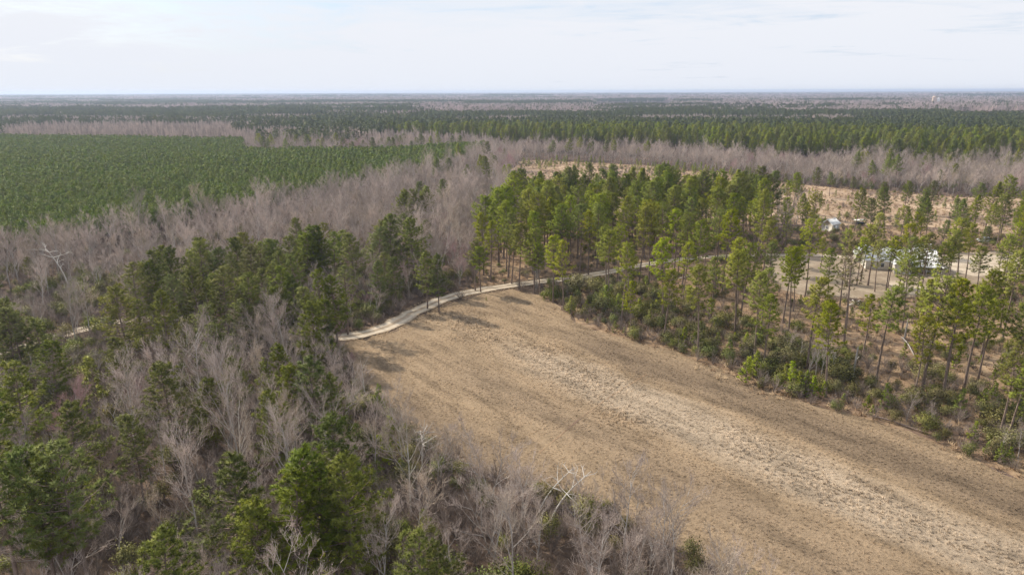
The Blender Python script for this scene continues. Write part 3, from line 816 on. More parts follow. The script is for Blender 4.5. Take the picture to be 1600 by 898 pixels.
for x, y in zip(X[ok], Y[ok]):
    if np.hypot(ex[:, 0] - x, ex[:, 1] - y).min() > 3.5: PINES.append((x, y, random.uniform(16.5, 22.5), 'tall'))
X, Y = grid(0, 260, 60, 300, 10.8)
ok = inside(RIGHT, X, Y) & ~inside(YARD, X, Y) & off_roads(X, Y, 4.0)
bx_, by_ = proj(X, Y, 0)
ok &= (bx_ > 940) & ~((bx_ > 1265) & (bx_ < 1330) & (by_ > 352) & (by_ < 440)) & ~((bx_ > 1340) & (bx_ < 1490) & (by_ > 400) & (by_ < 505))
for x, y in zip(X[ok], Y[ok]):
    if np.hypot(ex[:, 0] - x, ex[:, 1] - y).min() > 6: PINES.append((x, y, random.uniform(13, 19), 'tall'))

# saplings and low pines along the edge of the field and in the clearing
SAPS = []
for px, py, h in [(893, 492, 4.5), (915, 494, 4.0), (948, 485, 6), (965, 495, 5.5), (1000, 500, 5), (1018, 510, 5), (960, 520, 2.6), (975, 522, 1.6), (1068, 540, 4), (1085, 545, 3.4), (1165, 600, 5), (1180, 590, 5),
                  (1226, 606, 4.5), (1236, 612, 5.5), (1248, 616, 4.2), (1258, 618, 4.4), (1268, 622, 4.0), (1285, 622, 3), (1362, 650, 2.0), (1380, 640, 4.5), (1316, 632, 2), (1354, 640, 2.5),
                  (1540, 712, 2.2), (1560, 722, 3.0), (1575, 725, 2.6), (1590, 640, 4), (1598, 660, 5), (1520, 690, 3.2), (1497, 650, 4.5), (1430, 640, 2), (1096, 560, 1.5), (918, 505, 1.2), (1120, 545, 3.5),
                  (1140, 560, 4), (1110, 500, 5), (1075, 480, 5), (1040, 470, 4.5), (1010, 455, 4), (985, 450, 3.5), (1130, 430, 3), (1190, 450, 4), (1210, 500, 4.5), (1330, 500, 3), (1250, 480, 3), (1450, 520, 4),
                  (1400, 520, 3.4), (1372, 500, 3), (1500, 560, 4), (1560, 590, 4.5), (1535, 640, 3.6), (760, 470, 1.0), (850, 470, 1.4)]:
    X_, Y_ = at(px, py); SAPS.append((X_, Y_, h))
X, Y = grid(-40, 400, 200, 560, 10)
ok = inside(CLEAR, X, Y) & (fnoise(X, Y, 40, 3) > 0.44) & in_view(X, Y, 3)
ii = np.argsort(np.hypot(X[ok], Y[ok]))[:130]
for x, y in zip(X[ok][ii], Y[ok][ii]): SAPS.append((x, y, random.uniform(1.8, 4.2)))
X, Y = grid(0, 260, 60, 300, 6.5)
ok = inside(RIGHT, X, Y) & ~inside(YARD, X, Y) & off_roads(X, Y, 4.0) & (fnoise(X, Y, 22, 8) > 0.52) & in_view(X, Y, 3, 10)
for x, y in list(zip(X[ok], Y[ok]))[:90]: SAPS.append((x, y, random.uniform(1.5, 4.2)))

# shrubs: leafy ones as things
SHRUBS = []
edge = [at(*p) for p in [(900, 478), (960, 500), (1050, 528), (1110, 552), (1165, 592), (1215, 606), (1290, 628), (1340, 632)]]
edge2 = [at(*p) for p in [(1395, 640), (1440, 652), (1480, 665), (1530, 690), (1580, 715), (1640, 745)]]
for E in (edge, edge2):
    for (ax, ay), (bx, by) in zip(E[:-1], E[1:]):
        L_ = math.hypot(bx - ax, by - ay); n_ = int(L_ / 1.1)
        for k in range(n_):
            f_ = k / n_; o_ = random.uniform(0.0, 1.0) ** 1.3 * 20; nx_, ny_ = (by - ay) / L_, -(bx - ax) / L_
            s_ = 1 if nx_ > 0 else -1
            SHRUBS.append((ax + (bx - ax) * f_ + nx_ * s_ * o_, ay + (by - ay) * f_ + ny_ * s_ * o_, random.uniform(2.0, 4.4) * (1.0 if o_ > 1 else 0.6), random.choice([0, 0, 1, 1, 1, 2, 3])))
X, Y = grid(0, 260, 60, 300, 5.6)
ok = inside(RIGHT, X, Y) & ~inside(YARD, X, Y) & off_roads(X, Y, 4.0) & (fnoise(X, Y, 18, 21) > 0.53) & in_view(X, Y, 3, 10)
for x, y in zip(X[ok], Y[ok]): SHRUBS.append((x, y, random.uniform(1.2, 3.2), random.choice([0, 1, 1, 2, 3])))
for px, py, h, v in [(640, 442, 5, 2), (600, 462, 4, 2), (690, 447, 4.5, 3), (705, 440, 4, 0), (655, 450, 4, 1), (620, 470, 3, 0), (590, 478, 3.4, 1), (570, 490, 3, 2), (610, 660, 3, 2), (590, 640, 3.5, 2), (575, 650, 4, 0),
                     (560, 640, 4, 2), (1272, 345, 3.5, 2), (1285, 350, 3, 3), (1322, 343, 2.6, 0), (1230, 340, 3, 2), (1210, 350, 3, 3), (640, 690, 3, 0), (655, 700, 2.6, 1), (720, 745, 2.5, 0), (860, 470, 4, 2), (905, 455, 5, 0), (930, 460, 5, 1), (950, 465, 4.4, 2)]:
    X_, Y_ = at(px, py); SHRUBS.append((X_, Y_, h, v))

# ------------------------------------------------------------------ bare trees
keep = lambda X, Y: ~inside(FIELD, X, Y) & ~inside(PLANT, X, Y) & ~inside(STAND, X, Y) & ~inside(RIGHT, X, Y) & ~inside(CLEAR, X, Y) & off_roads(X, Y, 3.4)
X, Y = grid(-420, 420, 30, 620, 5.2)
ok = keep(X, Y) & in_view(X, Y, 14)
X, Y = X[ok], Y[ok]
pin = inside(PINES1, X, Y)
bx_, by_ = proj(X, Y, 0)
reg = ((by_ > 236) | (bx_ > 1000)) & ~pin
X, Y = X[reg], Y[reg]
L_in = inside(LEFT, X, Y)
edge0 = seg_dist([tuple(p) for p in FIELD[-14:]] + [tuple(FIELD[0])], X, Y)
drop = L_in & (edge0 > 30) & (RNG.random(len(X)) < np.where(fnoise(X, Y, 30, 2) > 0.52, 0.72, 0.36))
X, Y = X[~drop], Y[~drop]
SCB = 0.56 + 0.48 * RNG.random(len(X)) + 0.22 * (RNG.random(len(X)) > 0.85) + 0.35 * (fnoise(X, Y, 45, 4) - 0.5)
edgef = seg_dist([tuple(p) for p in FIELD[-14:]] + [tuple(FIELD[0])], X, Y)
SCB = np.where(edgef < 4, SCB * 0.65, SCB)
px_b, py_b = proj(X, Y, 0)
SCB = np.where(inside(LEFT, X, Y) & (seg_dist([tuple(p) for p in FIELD[-14:]], X, Y) > 30), SCB * 0.88, SCB)
SCB = np.where((px_b < 330) & (py_b > 500) & (py_b < 640) & (py_b > 590 - px_b * 0.28), SCB * 0.5, SCB)
KB = np.where(fnoise(X, Y, 45, 12) > 0.58, RNG.choice([5, 2, 6], len(X)), RNG.choice([0, 1, 2, 2, 4, 6, 6, 6, 6, 7, 4, 3], len(X)))
d_ = np.hypot(X, Y); tpx, tpy = proj(X, Y, 12 * SCB)
vis = (tpx > 0) & (tpx < 1600) & (tpy < 890)
order = np.argsort(np.where(vis, d_, 1e6))
near = order[:292]; rest = order[292:]
BARE_NEAR = [(X[i], Y[i], SCB[i], int(KB[i])) for i in near]
BX, BY, BS, BK = X[rest], Y[rest], SCB[rest], KB[rest]

# ------------------------------------------------------------------ labels from where a plant stands and how it looks
used = {}


ONES = 'zero one two three four five six seven eight nine ten eleven twelve thirteen fourteen fifteen sixteen seventeen eighteen nineteen'.split()
TENS = 'zero ten twenty thirty forty fifty sixty seventy eighty ninety'.split()


def words(n):
    n = int(min(99, max(0, n)))
    return ONES[n] if n < 20 else TENS[n // 10] + ('' if n % 10 == 0 else '-' + ONES[n % 10])


def place(x, y, h):
    px, py = proj(x, y, h)
    return float(px), float(py)


def uniq(text, px, py):
    """the look, the surroundings and, as so many are alike, the place of the top in the photograph"""
    a, b = px / 16.0, py / 8.98
    for da, db in ((0, 0), (0.5, 0), (0, 0.5), (-0.5, 0), (0, -0.5), (0.5, 0.5), (-0.5, -0.5), (1, 0), (0, 1), (-1, 0), (0, -1), (1, 1), (-1, -1)):
        s_ = '%s, top %s percent across, %s down the photo' % (text, words(round(a + da)), words(round(b + db)))
        if s_ not in used: break
    used[s_] = 1
    return s_


def region(x, y):
    if inside(STAND, x, y): return 'beyond the road', 'pines in the tall stand beyond the dirt road'
    if inside(CLEAR, x, y): return 'in the straw clearing', 'pines in the straw clearing'
    if inside(RIGHT, x, y): return 'right of the field', 'pines between the field and the house'
    if inside(FIELD, x, y): return 'at the field edge', 'pines between the field and the house'
    if y > 240: return 'in bare woods', 'pines in the bare grey woods'
    return 'in the left woods', 'pines in the woods left of the field'


def tree(name, trunk, crown, x, y, rz, sc, label, cat, group, tilt=None):
    e = bpy.data.objects.new(name, None); e.empty_display_size = 0.5; COL.objects.link(e)
    e.location = (x, y, 0); e.rotation_euler = (tilt[0] if tilt else 0, tilt[1] if tilt else 0, rz); e.scale = (sc, sc, sc)
    tag(e, label, cat, group)
    link('trunk', trunk, e); link('crown', crown, e)
    return e


PINES = [p for p in PINES if p[1] > 20]
PINES.sort(key=lambda p: math.hypot(p[0], p[1]))
def hides_road(p):
    bx, by = proj(p[0], p[1], 0)
    return (10 < bx < 205) and (512 - bx * 0.02 < by < 600) and by > 556 - bx * 0.28 and p[3] == 'full'


PINES = [p for p in PINES if not hides_road(p)]
vis_ = [p for p in PINES if -10 < proj(p[0], p[1], p[2] * 0.8)[0] < 1610 and proj(p[0], p[1], p[2])[1] < 890]
hid_ = [p for p in PINES if p not in vis_]
ind, over = vis_[:298], vis_[298:] + hid_
desc = {'airy': ['airy round-topped pine', 'airy flat-topped pine', 'ragged open pine', 'high-crowned leaning pine', 'sparse layered pine', 'open deep-crowned pine'], 'tall': ['round-crowned pine', 'high-crowned slender pine', 'deep-crowned green pine', 'pointed pine', 'flat-topped pine', 'small-crowned pine', 'ragged-crowned pine', 'slim round pine'],
        'full': ['wide full-crowned pine', 'dull green round pine', 'dense low-branched pine', 'ragged wide pine', 'open dull green pine', 'narrow low-branched pine'], 'thin': ['thin-needled yellowish pine', 'thin-needled yellowish pine'],
        'sap': ['small light green pine'] * 4}
for x, y, h, fam in ind:
    if fam == 'tall' and (inside(RIGHT, x, y) or inside(CLEAR, x, y)): fam = 'airy'
    V_, H_ = {'tall': (PINE_V, 20.0), 'full': (FULL_V, 17.0), 'airy': (AIRY_V, 18.0), 'thin': (THIN_V, 18.0), 'sap': (SAP_V, 5.0)}[fam]
    k = random.randrange(len(V_)); rg, grp = region(x, y)
    px, py = place(x, y, h)
    wide_ = random.uniform(1.0, 1.28) if fam in ('tall', 'full') else random.uniform(0.95, 1.15)
    e_ = tree('pine_tree' if fam != 'sap' else 'pine_sapling', V_[k][0], V_[k][1], x, y, random.uniform(0, 6.28), h / H_, uniq(desc[fam][k] + ' ' + rg, px, py), 'pine tree', grp,
         (random.gauss(0, 0.02), random.gauss(0, 0.02)))
    e_.scale = (h / H_ * wide_, h / H_ * wide_, h / H_)
bd = ['tall grey bare tree', 'brownish bare tree', 'many-stemmed bare tree', 'slim tall bare tree', 'low forked brown bare tree', 'reddish bare tree', 'broad spreading bare tree', 'pale-trunked sparse bare tree']
for x, y, s_, k in BARE_NEAR:
    hh = [16, 15, 14, 17, 12, 13, 13, 15][k] * s_
    px, py = place(x, y, hh * 0.9)
    rg = 'in left woods' if inside(LEFT, x, y) else 'in grey woods'
    tree('bare_tree', BARE_V[k][0], BARE_V[k][1], x, y, random.uniform(0, 6.28), s_, uniq(bd[k] + ' ' + rg, px, py), 'bare tree', 'bare winter trees in the woods', (random.gauss(0, 0.04), random.gauss(0, 0.04)))

# bleached and leaning trees
def dead(k, bx, by, h, rz, tilt, label):
    X_, Y_ = at(bx, by)
    return tree('dead_tree', DEAD[k][0], DEAD[k][1], X_, Y_, rz, h / 12.0, label, 'dead tree', None, tilt)


dead(0, 108, 452, 13, 0.25, (0, 0), 'bleached white dead tree curving left, alone in the bare grey woods')
dead(1, 862, 812, 9, 0.1, (0, 0.25), 'white leaning bare tree standing out over the field edge near bottom center')
dead(1, 842, 800, 8, 0.6, (0, 0.5), 'thin grey tree leaning right behind the white leaning tree at the field edge')
dead(2, 636, 720, 9, 0.2, (0, 0.7), 'bleached tree leaning far right over the left field edge')
dead(2, 660, 735, 10, 1.0, (0, 0.2), 'pale dead tree with forked limbs at the left field edge')
dead(0, 60, 436, 6, 2.0, (0, 0.9), 'fallen pale dead tree lying in the bare woods left of the white curving tree')
dead(2, 655, 420, 9, 2.2, (0, 0.1), 'pale dead tree beside the road bend at the bare woods edge')

for _ in range(95):
    px = random.uniform(800, 1180); py = 253 + max(0, px - 900) * 0.055 + random.uniform(-1, 13) ; X_, Y_ = at(px, py)
    SAPS.insert(0, (X_, Y_, random.uniform(2.5, 6.0)))
SAPS = [s_ for s_ in SAPS if in_view(s_[0], s_[1], 2, 20)][:296]
for x, y, h in SAPS:
    k = random.randrange(4); px, py = place(x, y, h)
    rg = 'in the clearing' if inside(CLEAR, x, y) else ('at the field edge' if seg_dist(edge + edge2, x, y) < 6 else 'among the right pines')
    tree('pine_sapling', SAP_V[k][0], SAP_V[k][1], x, y, random.uniform(0, 6.28), h / 5.0, uniq('bright sapling ' + rg, px, py), 'pine sapling', 'young pines along the field and in the clearing')
SHRUBS = [s_ for s_ in SHRUBS if in_view(s_[0], s_[1], 2, 20) and not inside(FIELD, s_[0], s_[1])][:296]
for x, y, h, k in SHRUBS:
    px, py = place(x, y, h)
    e = bpy.data.objects.new('shrub', None); COL.objects.link(e); e.location = (x, y, 0); e.rotation_euler = (0, 0, random.uniform(0, 6.28))
    sc_ = h / 3.0; e.scale = (sc_ * random.uniform(0.95, 1.5), sc_ * random.uniform(0.95, 1.5), sc_)
    tag(e, uniq(('olive brown leafy shrub' if k < 2 else 'dark green leafy shrub') + (' along the field edge' if seg_dist(edge + edge2, x, y) < 10 else ' among the trees'), px, py), 'shrub', 'leafy shrubs under the pines')
    link('stems', SHRUB_V[k][0], e); link('foliage', SHRUB_V[k][1], e)

# ------------------------------------------------------------------ the young pine plantation in its rows
ang = R(14); rx = np.arange(-900, 700, 3.0); ry = np.arange(150, 900, 2.3)
GX, GY = np.meshgrid(rx, ry); GX = GX.ravel() + RNG.normal(size=GX.size) * 0.5; GY = GY.ravel() + RNG.normal(size=GY.size) * 0.6
X = GX * math.cos(ang) - GY * math.sin(ang); Y = GX * math.sin(ang) + GY * math.cos(ang)
ok = inside(PLANT, X, Y) & in_view(X, Y, 8, 40) & (RNG.random(len(X)) > 0.06)
X, Y = X[ok], Y[ok]
S = (0.98 + 0.32 * RNG.random(len(X))) * (0.92 + 0.22 * fnoise(X, Y, 50, 31))
o_ = np.argsort(np.hypot(X, Y) + np.where(in_view(X, Y, 8, -5), 0, 1e5))
n0 = 296
for i in o_[:n0]:
    k = random.randrange(6); px, py = place(X[i], Y[i], 9 * S[i])
    e = link('plantation_pine', YOUNG_V[k], None, (X[i], Y[i], 0), random.uniform(0, 6.28), float(S[i]))
    a_, b_ = int(px / 8.0), int(py / 4.49)
    half = lambda q: words(q // 2) + (' and a half' if q % 2 else '')
    tag(e, 'young planted pine, crown %s percent across, %s down' % (half(a_), half(b_)), 'young pine', 'young plantation pines')
i_ = o_[n0:]
dd_ = np.hypot(X[i_], Y[i_]); kk = np.where(dd_ < 420, RNG.integers(0, 6, len(i_)), 6 + RNG.integers(0, 4, len(i_)))
mass('pine_plantation', YOUNG_V + YOUNG_LOW, X[i_], Y[i_], S[i_], 'dense block of planted young green pines in rows', 'plantation', kk)

# ------------------------------------------------------------------ the mass of bare trees, brush, further pines
bare_join = [joined([v[2], v[3]], 'bare_tree_mesh', [M['bark_grey'], M[BARE_MATS[i]]]) for i, v in enumerate(BARE_V)]
mass('bare_trees', bare_join, BX, BY, BS, 'grey and mauve bare winter trees filling the low woods', 'bare trees', BK)
brush_join = [joined([v[2], v[3]], 'brush_mesh', [M['brush'], M[v[4]]]) for v in BRUSH_V + SHRUB_V]
X, Y = grid(-300, 300, 20, 420, 2.1)
ok = keep(X, Y) & in_view(X, Y, 2)
ok &= RNG.random(len(X)) < np.where(inside(LEFT, X, Y), 0.92, 0.5)
X, Y = X[ok], Y[ok]
kk = np.where(RNG.random(len(X)) < np.where(inside(LEFT, X, Y), 0.24, 0.06) + 0.3 * (fnoise(X, Y, 20, 14) > 0.6), RNG.integers(4, 8, len(X)), RNG.integers(0, 4, len(X)))
X2, Y2 = grid(-60, 260, 60, 330, 2.4)
ok = (inside(RIGHT, X2, Y2) | inside(STAND, X2, Y2)) & ~inside(YARD, X2, Y2) & off_roads(X2, Y2, 3.6) & (RNG.random(len(X2)) < np.where(seg_dist(edge + edge2, X2, Y2) < 22, 0.95, np.where(fnoise(X2, Y2, 20, 17) > 0.45, 0.70, 0.22)))
X2, Y2 = X2[ok], Y2[ok]
X3, Y3 = grid(0, 420, 200, 560, 3.2); ok = inside(CLEAR, X3, Y3) & (fnoise(X3, Y3, 24, 19) > np.where(X3 < 110, 0.45, 0.57)); X3, Y3 = X3[ok], Y3[ok]
XX = np.r_[X, X2, X3]; YY = np.r_[Y, Y2, Y3]
KK = np.r_[kk, np.where(RNG.random(len(X2)) < 0.38, RNG.integers(4, 8, len(X2)), RNG.integers(0, 4, len(X2))), np.where(RNG.random(len(X3)) < 0.3, RNG.integers(4, 8, len(X3)), RNG.integers(0, 4, len(X3)))]
SS = np.r_[np.where(inside(LEFT, X, Y), 0.62, 0.5) + 0.85 * RNG.random(len(X)), np.where(seg_dist(edge + edge2, X2, Y2) < 22, 0.55, 0.28) + 0.55 * RNG.random(len(X2)), 0.3 + 0.4 * RNG.random(len(X3))]
mass('undergrowth', brush_join, XX, YY, SS, 'tangled brown brush and low bushes on the woodland floor', 'undergrowth', KK, tilt=0.1)


def low_pine(seed, H=19.0):
    rng = np.random.default_rng(seed); b = MB()
    b.tube([(0, 0, 0), (0, 0, H * 0.95)], [0.2, 0.06], 3, 0)
    n = 60; t_ = rng.uniform(0, 1, n); a = rng.uniform(0, 6.28, n); rr = 3.3 * np.sqrt(np.clip(1 - (t_ * 1.25 - 0.25) ** 2, 0.02, 1)) * rng.uniform(0.35, 1, n)
    C = np.stack([np.cos(a) * rr, np.sin(a) * rr, H * (0.5 + 0.48 * t_)], 1)
    b.tufts(C, np.stack([np.cos(a), np.sin(a), 0.4 + 0 * a], 1), 6, 1.15, 0.5, rng, 1)
    return b


def low_bare(seed, H=16.5, wd=0.2):
    rng = np.random.default_rng(seed); b = MB()
    b.tube([(0, 0, 0), (0.2, 0, H * 0.5), (0, 0.2, H * 0.9)], [0.2, 0.12, 0.03], 3, 0)
    n = 150; t_ = rng.uniform(0.25, 0.95, n); a = rng.uniform(0, 6.28, n); rr = rng.uniform(0.8, 3.4, n) * np.sqrt(1.05 - t_)
    B = np.stack([np.cos(a) * rr * 0.25, np.sin(a) * rr * 0.25, H * t_ * 0.85], 1); T = np.stack([np.cos(a) * rr, np.sin(a) * rr, H * t_ * 0.85 + rng.uniform(0.6, 2.6, n)], 1)
    b.slivers(B, T, wd, rng, 1)
    return b


LP = [low_pine(500 + i) for i in range(4)]; LB = [low_bare(520 + i) for i in range(4)]
LF = [low_bare(540 + i, 18.0, 0.62) for i in range(4)]
LPm = [b.mesh('distant_pine', [M['bark_pine'], M['needle_far']]) for b in LP]
LBm = [b.mesh('distant_bare_tree', [M['bark_grey'], M['twig_mauve']]) for b in LB]

# pines left over from the near stands and the pine forest behind the clearing
X, Y = grid(-300, 800, 380, 900, 5.4)
ok = inside(PINES1, X, Y) & in_view(X, Y, 15) & (RNG.random(len(X)) < 0.94 - 0.5 * (fnoise(X, Y, 40, 40) > 0.66))
X, Y = X[ok], Y[ok]; d_ = np.hypot(X, Y)
pj = [joined([v[2], v[3]], 'forest_pine_mesh', [M['bark_pine'], M['needle' if i_ % 2 else 'needle_shaded']]) for i_, v in enumerate(PINE_V[:4])]
kk = np.where(d_ < 720, RNG.integers(0, 4, len(X)), RNG.integers(4, 8, len(X))); S = 0.75 + 0.35 * RNG.random(len(X))
ox = np.array([p[0] for p in over] + [0.0]); oy = np.array([p[1] for p in over] + [-200.0]); os_ = np.array([p[2] / 20 for p in over] + [0.5])
# scattered pines in the bare woods further off
X2, Y2 = grid(-420, 700, 240, 640, 15)
bx_, by_ = proj(X2, Y2, 0)
ok = keep(X2, Y2) & ~inside(PINES1, X2, Y2) & in_view(X2, Y2, 14) & (fnoise(X2, Y2, 70, 44) > 0.52) & (by_ < 300)
X2, Y2 = X2[ok], Y2[ok]
mass('pine_forest', pj + LPm, np.r_[X, ox, X2], np.r_[Y, oy, Y2], np.r_[S, os_, 0.5 + 0.4 * RNG.random(len(X2))], 'dense band of tall green pines behind the clearing', 'pine forest',
     np.r_[kk, RNG.integers(0, 4, len(ox)), RNG.integers(0, 4, len(X2))])


# ------------------------------------------------------------------ woods out to the horizon, in patches of trees
def patch(kind, size, n, seed, sc=1.0):
    rng = np.random.default_rng(seed); b = MB()
    for i in range(n):
        src = (LP if (kind == 'pine') == (rng.random() < 0.93) else LF)[rng.integers(0, 4)]
        isp = src in LP
        x, y = rng.uniform(-size / 2, size / 2, 2); a = rng.uniform(0, 6.28); s_ = sc * rng.uniform(0.65, 1.08)
        V = np.concatenate(src.v); F = np.concatenate(src.f); MI = np.concatenate(src.mi)
        if sc > 1.0 or n > 30: pass
        ca, sa = math.cos(a), math.sin(a)
        W = np.stack([V[:, 0] * ca - V[:, 1] * sa, V[:, 0] * sa + V[:, 1] * ca, V[:, 2]], 1) * s_ + np.array([x, y, 0])
        Nn = np.concatenate(src.nm); b.nm.append(np.stack([Nn[:, 0] * ca - Nn[:, 1] * sa, Nn[:, 0] * sa + Nn[:, 1] * ca, Nn[:, 2]], 1)); b.v.append(W); b.f.append(F + b.n); b.mi.append(np.where(MI == 0, 0, 1 if isp else 2)); b.n += len(W)
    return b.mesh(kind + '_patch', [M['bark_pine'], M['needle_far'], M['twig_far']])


PP = [patch('pine', 34, 34, 600 + i) for i in range(4)]; PBp = [patch('bare', 34, 34, 610 + i) for i in range(4)]


def far_kind(X, Y):
    """0 pine, 1 bare, 2 open"""
    px, py = proj(X, Y, 0)
    left = px < 820
    n = fnoise(X / Y * 900 + 4000, np.log(Y) * 1900, 210, 58)      # stands grow longer and deeper towards the horizon, as blocks of land do
    th = np.where(py > 190, 0.52, np.where(py > 170, 0.46, np.where(py > 163, 0.50, 0.36))) - np.where((px > 1040) & (py < 186), 0.12, 0)
    k = np.where(n + 0.25 * (fnoise(X, Y, 90, 51) - 0.5) > th, 1, 0)
    k = np.where(left & (py > 205) & (py < 236), np.where(fnoise(X, Y, 90, 51) > 0.63, 0, 1), k)
    k = np.where((px > 380) & (px < 700) & (py > 222) & (py < 250), np.where(fnoise(X, Y, 60, 53) > 0.62, 0, 1), k)
    k = np.where((fnoise(X / Y * 900, np.log(Y) * 2400, 300, 60) > 0.72) & (py < 176), 2, k)
    for P in FARCLEAR: k = np.where(inside(P, X, Y), 2, k)
    return k


near_ok = lambda X, Y: keep(X, Y) & ~inside(PINES1, X, Y)
X, Y = grid(-1400, 1800, 420, 1250, 5.6)
bx_, by_ = proj(X, Y, 0)
ok = near_ok(X, Y) & in_view(X, Y, 15, 60) & ~((np.abs(X) < 420) & (Y < 620) & ((by_ > 236) | (bx_ > 1000)))
X, Y = X[ok], Y[ok]; K = far_kind(X, Y); ok = K < 2; X, Y, K = X[ok], Y[ok], K[ok]
mass('mid_woods', LPm + LBm, X, Y, 0.68 + 0.42 * RNG.random(len(X)), 'green pine and mauve bare woods in bands beyond the plantation', 'woods', K * 4 + RNG.integers(0, 4, len(X)))
X, Y = grid(-3800, 4200, 1250, 4600, 31)
ok = in_view(X, Y, 15, 60); X, Y = X[ok], Y[ok]; K = far_kind(X, Y); ok = K < 2; X, Y, K = X[ok], Y[ok], K[ok]
X5, Y5 = grid(-11000, 12000, 4600, 13000, 60)
ok = in_view(X5, Y5, 15, 60); X5, Y5 = X5[ok], Y5[ok]; K5 = far_kind(X5, Y5); ok = K5 < 2; X5, Y5, K5 = X5[ok], Y5[ok], K5[ok]
XX = np.r_[X, X5]; YY = np.r_[Y, Y5]; KK = np.r_[K, K5] * 4 + RNG.integers(0, 4, len(XX))
SS = np.r_[0.85 + 0.3 * RNG.random(len(X)) + 0.25 * (fnoise(X, Y, 300, 70) - 0.5), 1.1 + 0.5 * RNG.random(len(X5))]
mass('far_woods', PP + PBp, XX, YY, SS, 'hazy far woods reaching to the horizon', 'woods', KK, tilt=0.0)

# ------------------------------------------------------------------ dry grass
def tuft_mesh(seed, h, n, wd, sp):
    """blades leaning outwards, their broad side up"""
    rng = np.random.default_rng(seed); b = MB(); a = rng.uniform(0, 6.28, n); ln = h * rng.uniform(0.6, 1.1, n); tl = rng.uniform(0.35, 1.15, n)
    d = np.stack([np.cos(a) * np.cos(tl), np.sin(a) * np.cos(tl), np.sin(tl)], 1)
    B = rng.normal(size=(n, 3)) * np.array([sp * 0.4, sp * 0.4, 0]); T = B + d * ln[:, None]
    sd_ = np.stack([-np.sin(a), np.cos(a), rng.normal(size=n) * 0.25], 1) * wd / 2
    V = np.stack([B - sd_, B + sd_, T], 1).reshape(-1, 3)
    N = np.repeat(np.array([[0, 0, 1.0]]) + d * 0.3, 3, 0); N /= np.linalg.norm(N, axis=1)[:, None]
    b.add(V, np.arange(3 * n).reshape(-1, 3), 0, N); return b


TG = [tuft_mesh(700 + i, 0.48, 18, 0.10, 0.42) for i in range(4)]
X, Y = grid(-60, 190, 40, 190, 0.50, 0.6)
ok = inside(FIELD, X, Y) & in_view(X, Y, 0, 30) & (RNG.random(len(X)) < np.clip(fnoise(X, Y, 5, 80) * 1.5, 0.4, 1))
X, Y = X[ok], Y[ok]
vv = (X - F0[0]) * FV[0] + (Y - F0[1]) * FV[1] + (fnoise(X, Y, 20, 81) - 0.5) * 14
TR = np.array(ROAD); i0 = RNG.integers(0, len(TR) - 1, 5200); f0 = RNG.random(5200)
rd = TR[i0 + 1] - TR[i0]; rn_ = np.stack([-rd[:, 1], rd[:, 0]], 1) / np.hypot(rd[:, 0], rd[:, 1])[:, None]
offs = np.where(RNG.random(5200) < 0.12, RNG.normal(size=5200) * 0.2, RNG.choice([-1, 1], 5200) * RNG.uniform(1.75, 3.4, 5200))
RP = TR[i0] + rd * f0[:, None] + rn_ * offs[:, None]; okr = ~inside(YARD, RP[:, 0], RP[:, 1]); RP = RP[okr]
X = np.r_[X, RP[:, 0]]; Y = np.r_[Y, RP[:, 1]]; vv = np.r_[vv, np.full(len(RP), 40.0)]
S = (0.26 + 0.34 * RNG.random(len(X))) * (1 + 0.95 * np.exp(-((vv - 1) / 5.0) ** 2) * np.clip(fnoise(X, Y, 9, 82) * 2 - 0.3, 0, 1))
mass('dry_grass', [b.mesh('grass_tuft', M['grass']) for b in TG], X, Y, S, 'short dry straw grass covering the open field', 'grass', Z=0.05, tilt=0.25)
X, Y = grid(-40, 420, 60, 560, 2.0, 0.6)
ok = (inside(CLEAR, X, Y) | ((inside(RIGHT, X, Y) | inside(STAND, X, Y)) & ~inside(YARD, X, Y) & off_roads(X, Y, 3.0))) & in_view(X, Y, 0, 30) & (fnoise(X, Y, 12, 83) > 0.34)
X, Y = X[ok], Y[ok]
em = edge + edge2; XE, YE = [], []
for (ax, ay), (bx, by) in zip(em[:-1], em[1:]):
    for _ in range(int(math.hypot(bx - ax, by - ay) * 3)):
        f_ = random.random(); XE.append(ax + (bx - ax) * f_ + random.gauss(-1.2, 2.4)); YE.append(ay + (by - ay) * f_ + random.gauss(-0.6, 1.8))
X = np.r_[X, XE]; Y = np.r_[Y, YE]
mass('tall_straw_grass', [b.mesh('straw_tuft', M['grass_straw']) for b in [tuft_mesh(720 + i, 0.9, 18, 0.14, 0.7) for i in range(4)]], X, Y, 0.5 + 0.8 * RNG.random(len(X)),
     'tall orange straw grass under the pines and in the clearing', 'grass', Z=0.03, tilt=0.2)


# ------------------------------------------------------------------ buildings
def empty(name, x, y, rz, label, cat, group=None):
    e = bpy.data.objects.new(name, None); COL.objects.link(e); e.location = (x, y, 0); e.rotation_euler = (0, 0, rz)
    return tag(e, label, cat, group)


def part(name, mb, m_, parent): return link(name, mb.mesh(name, m_), parent)


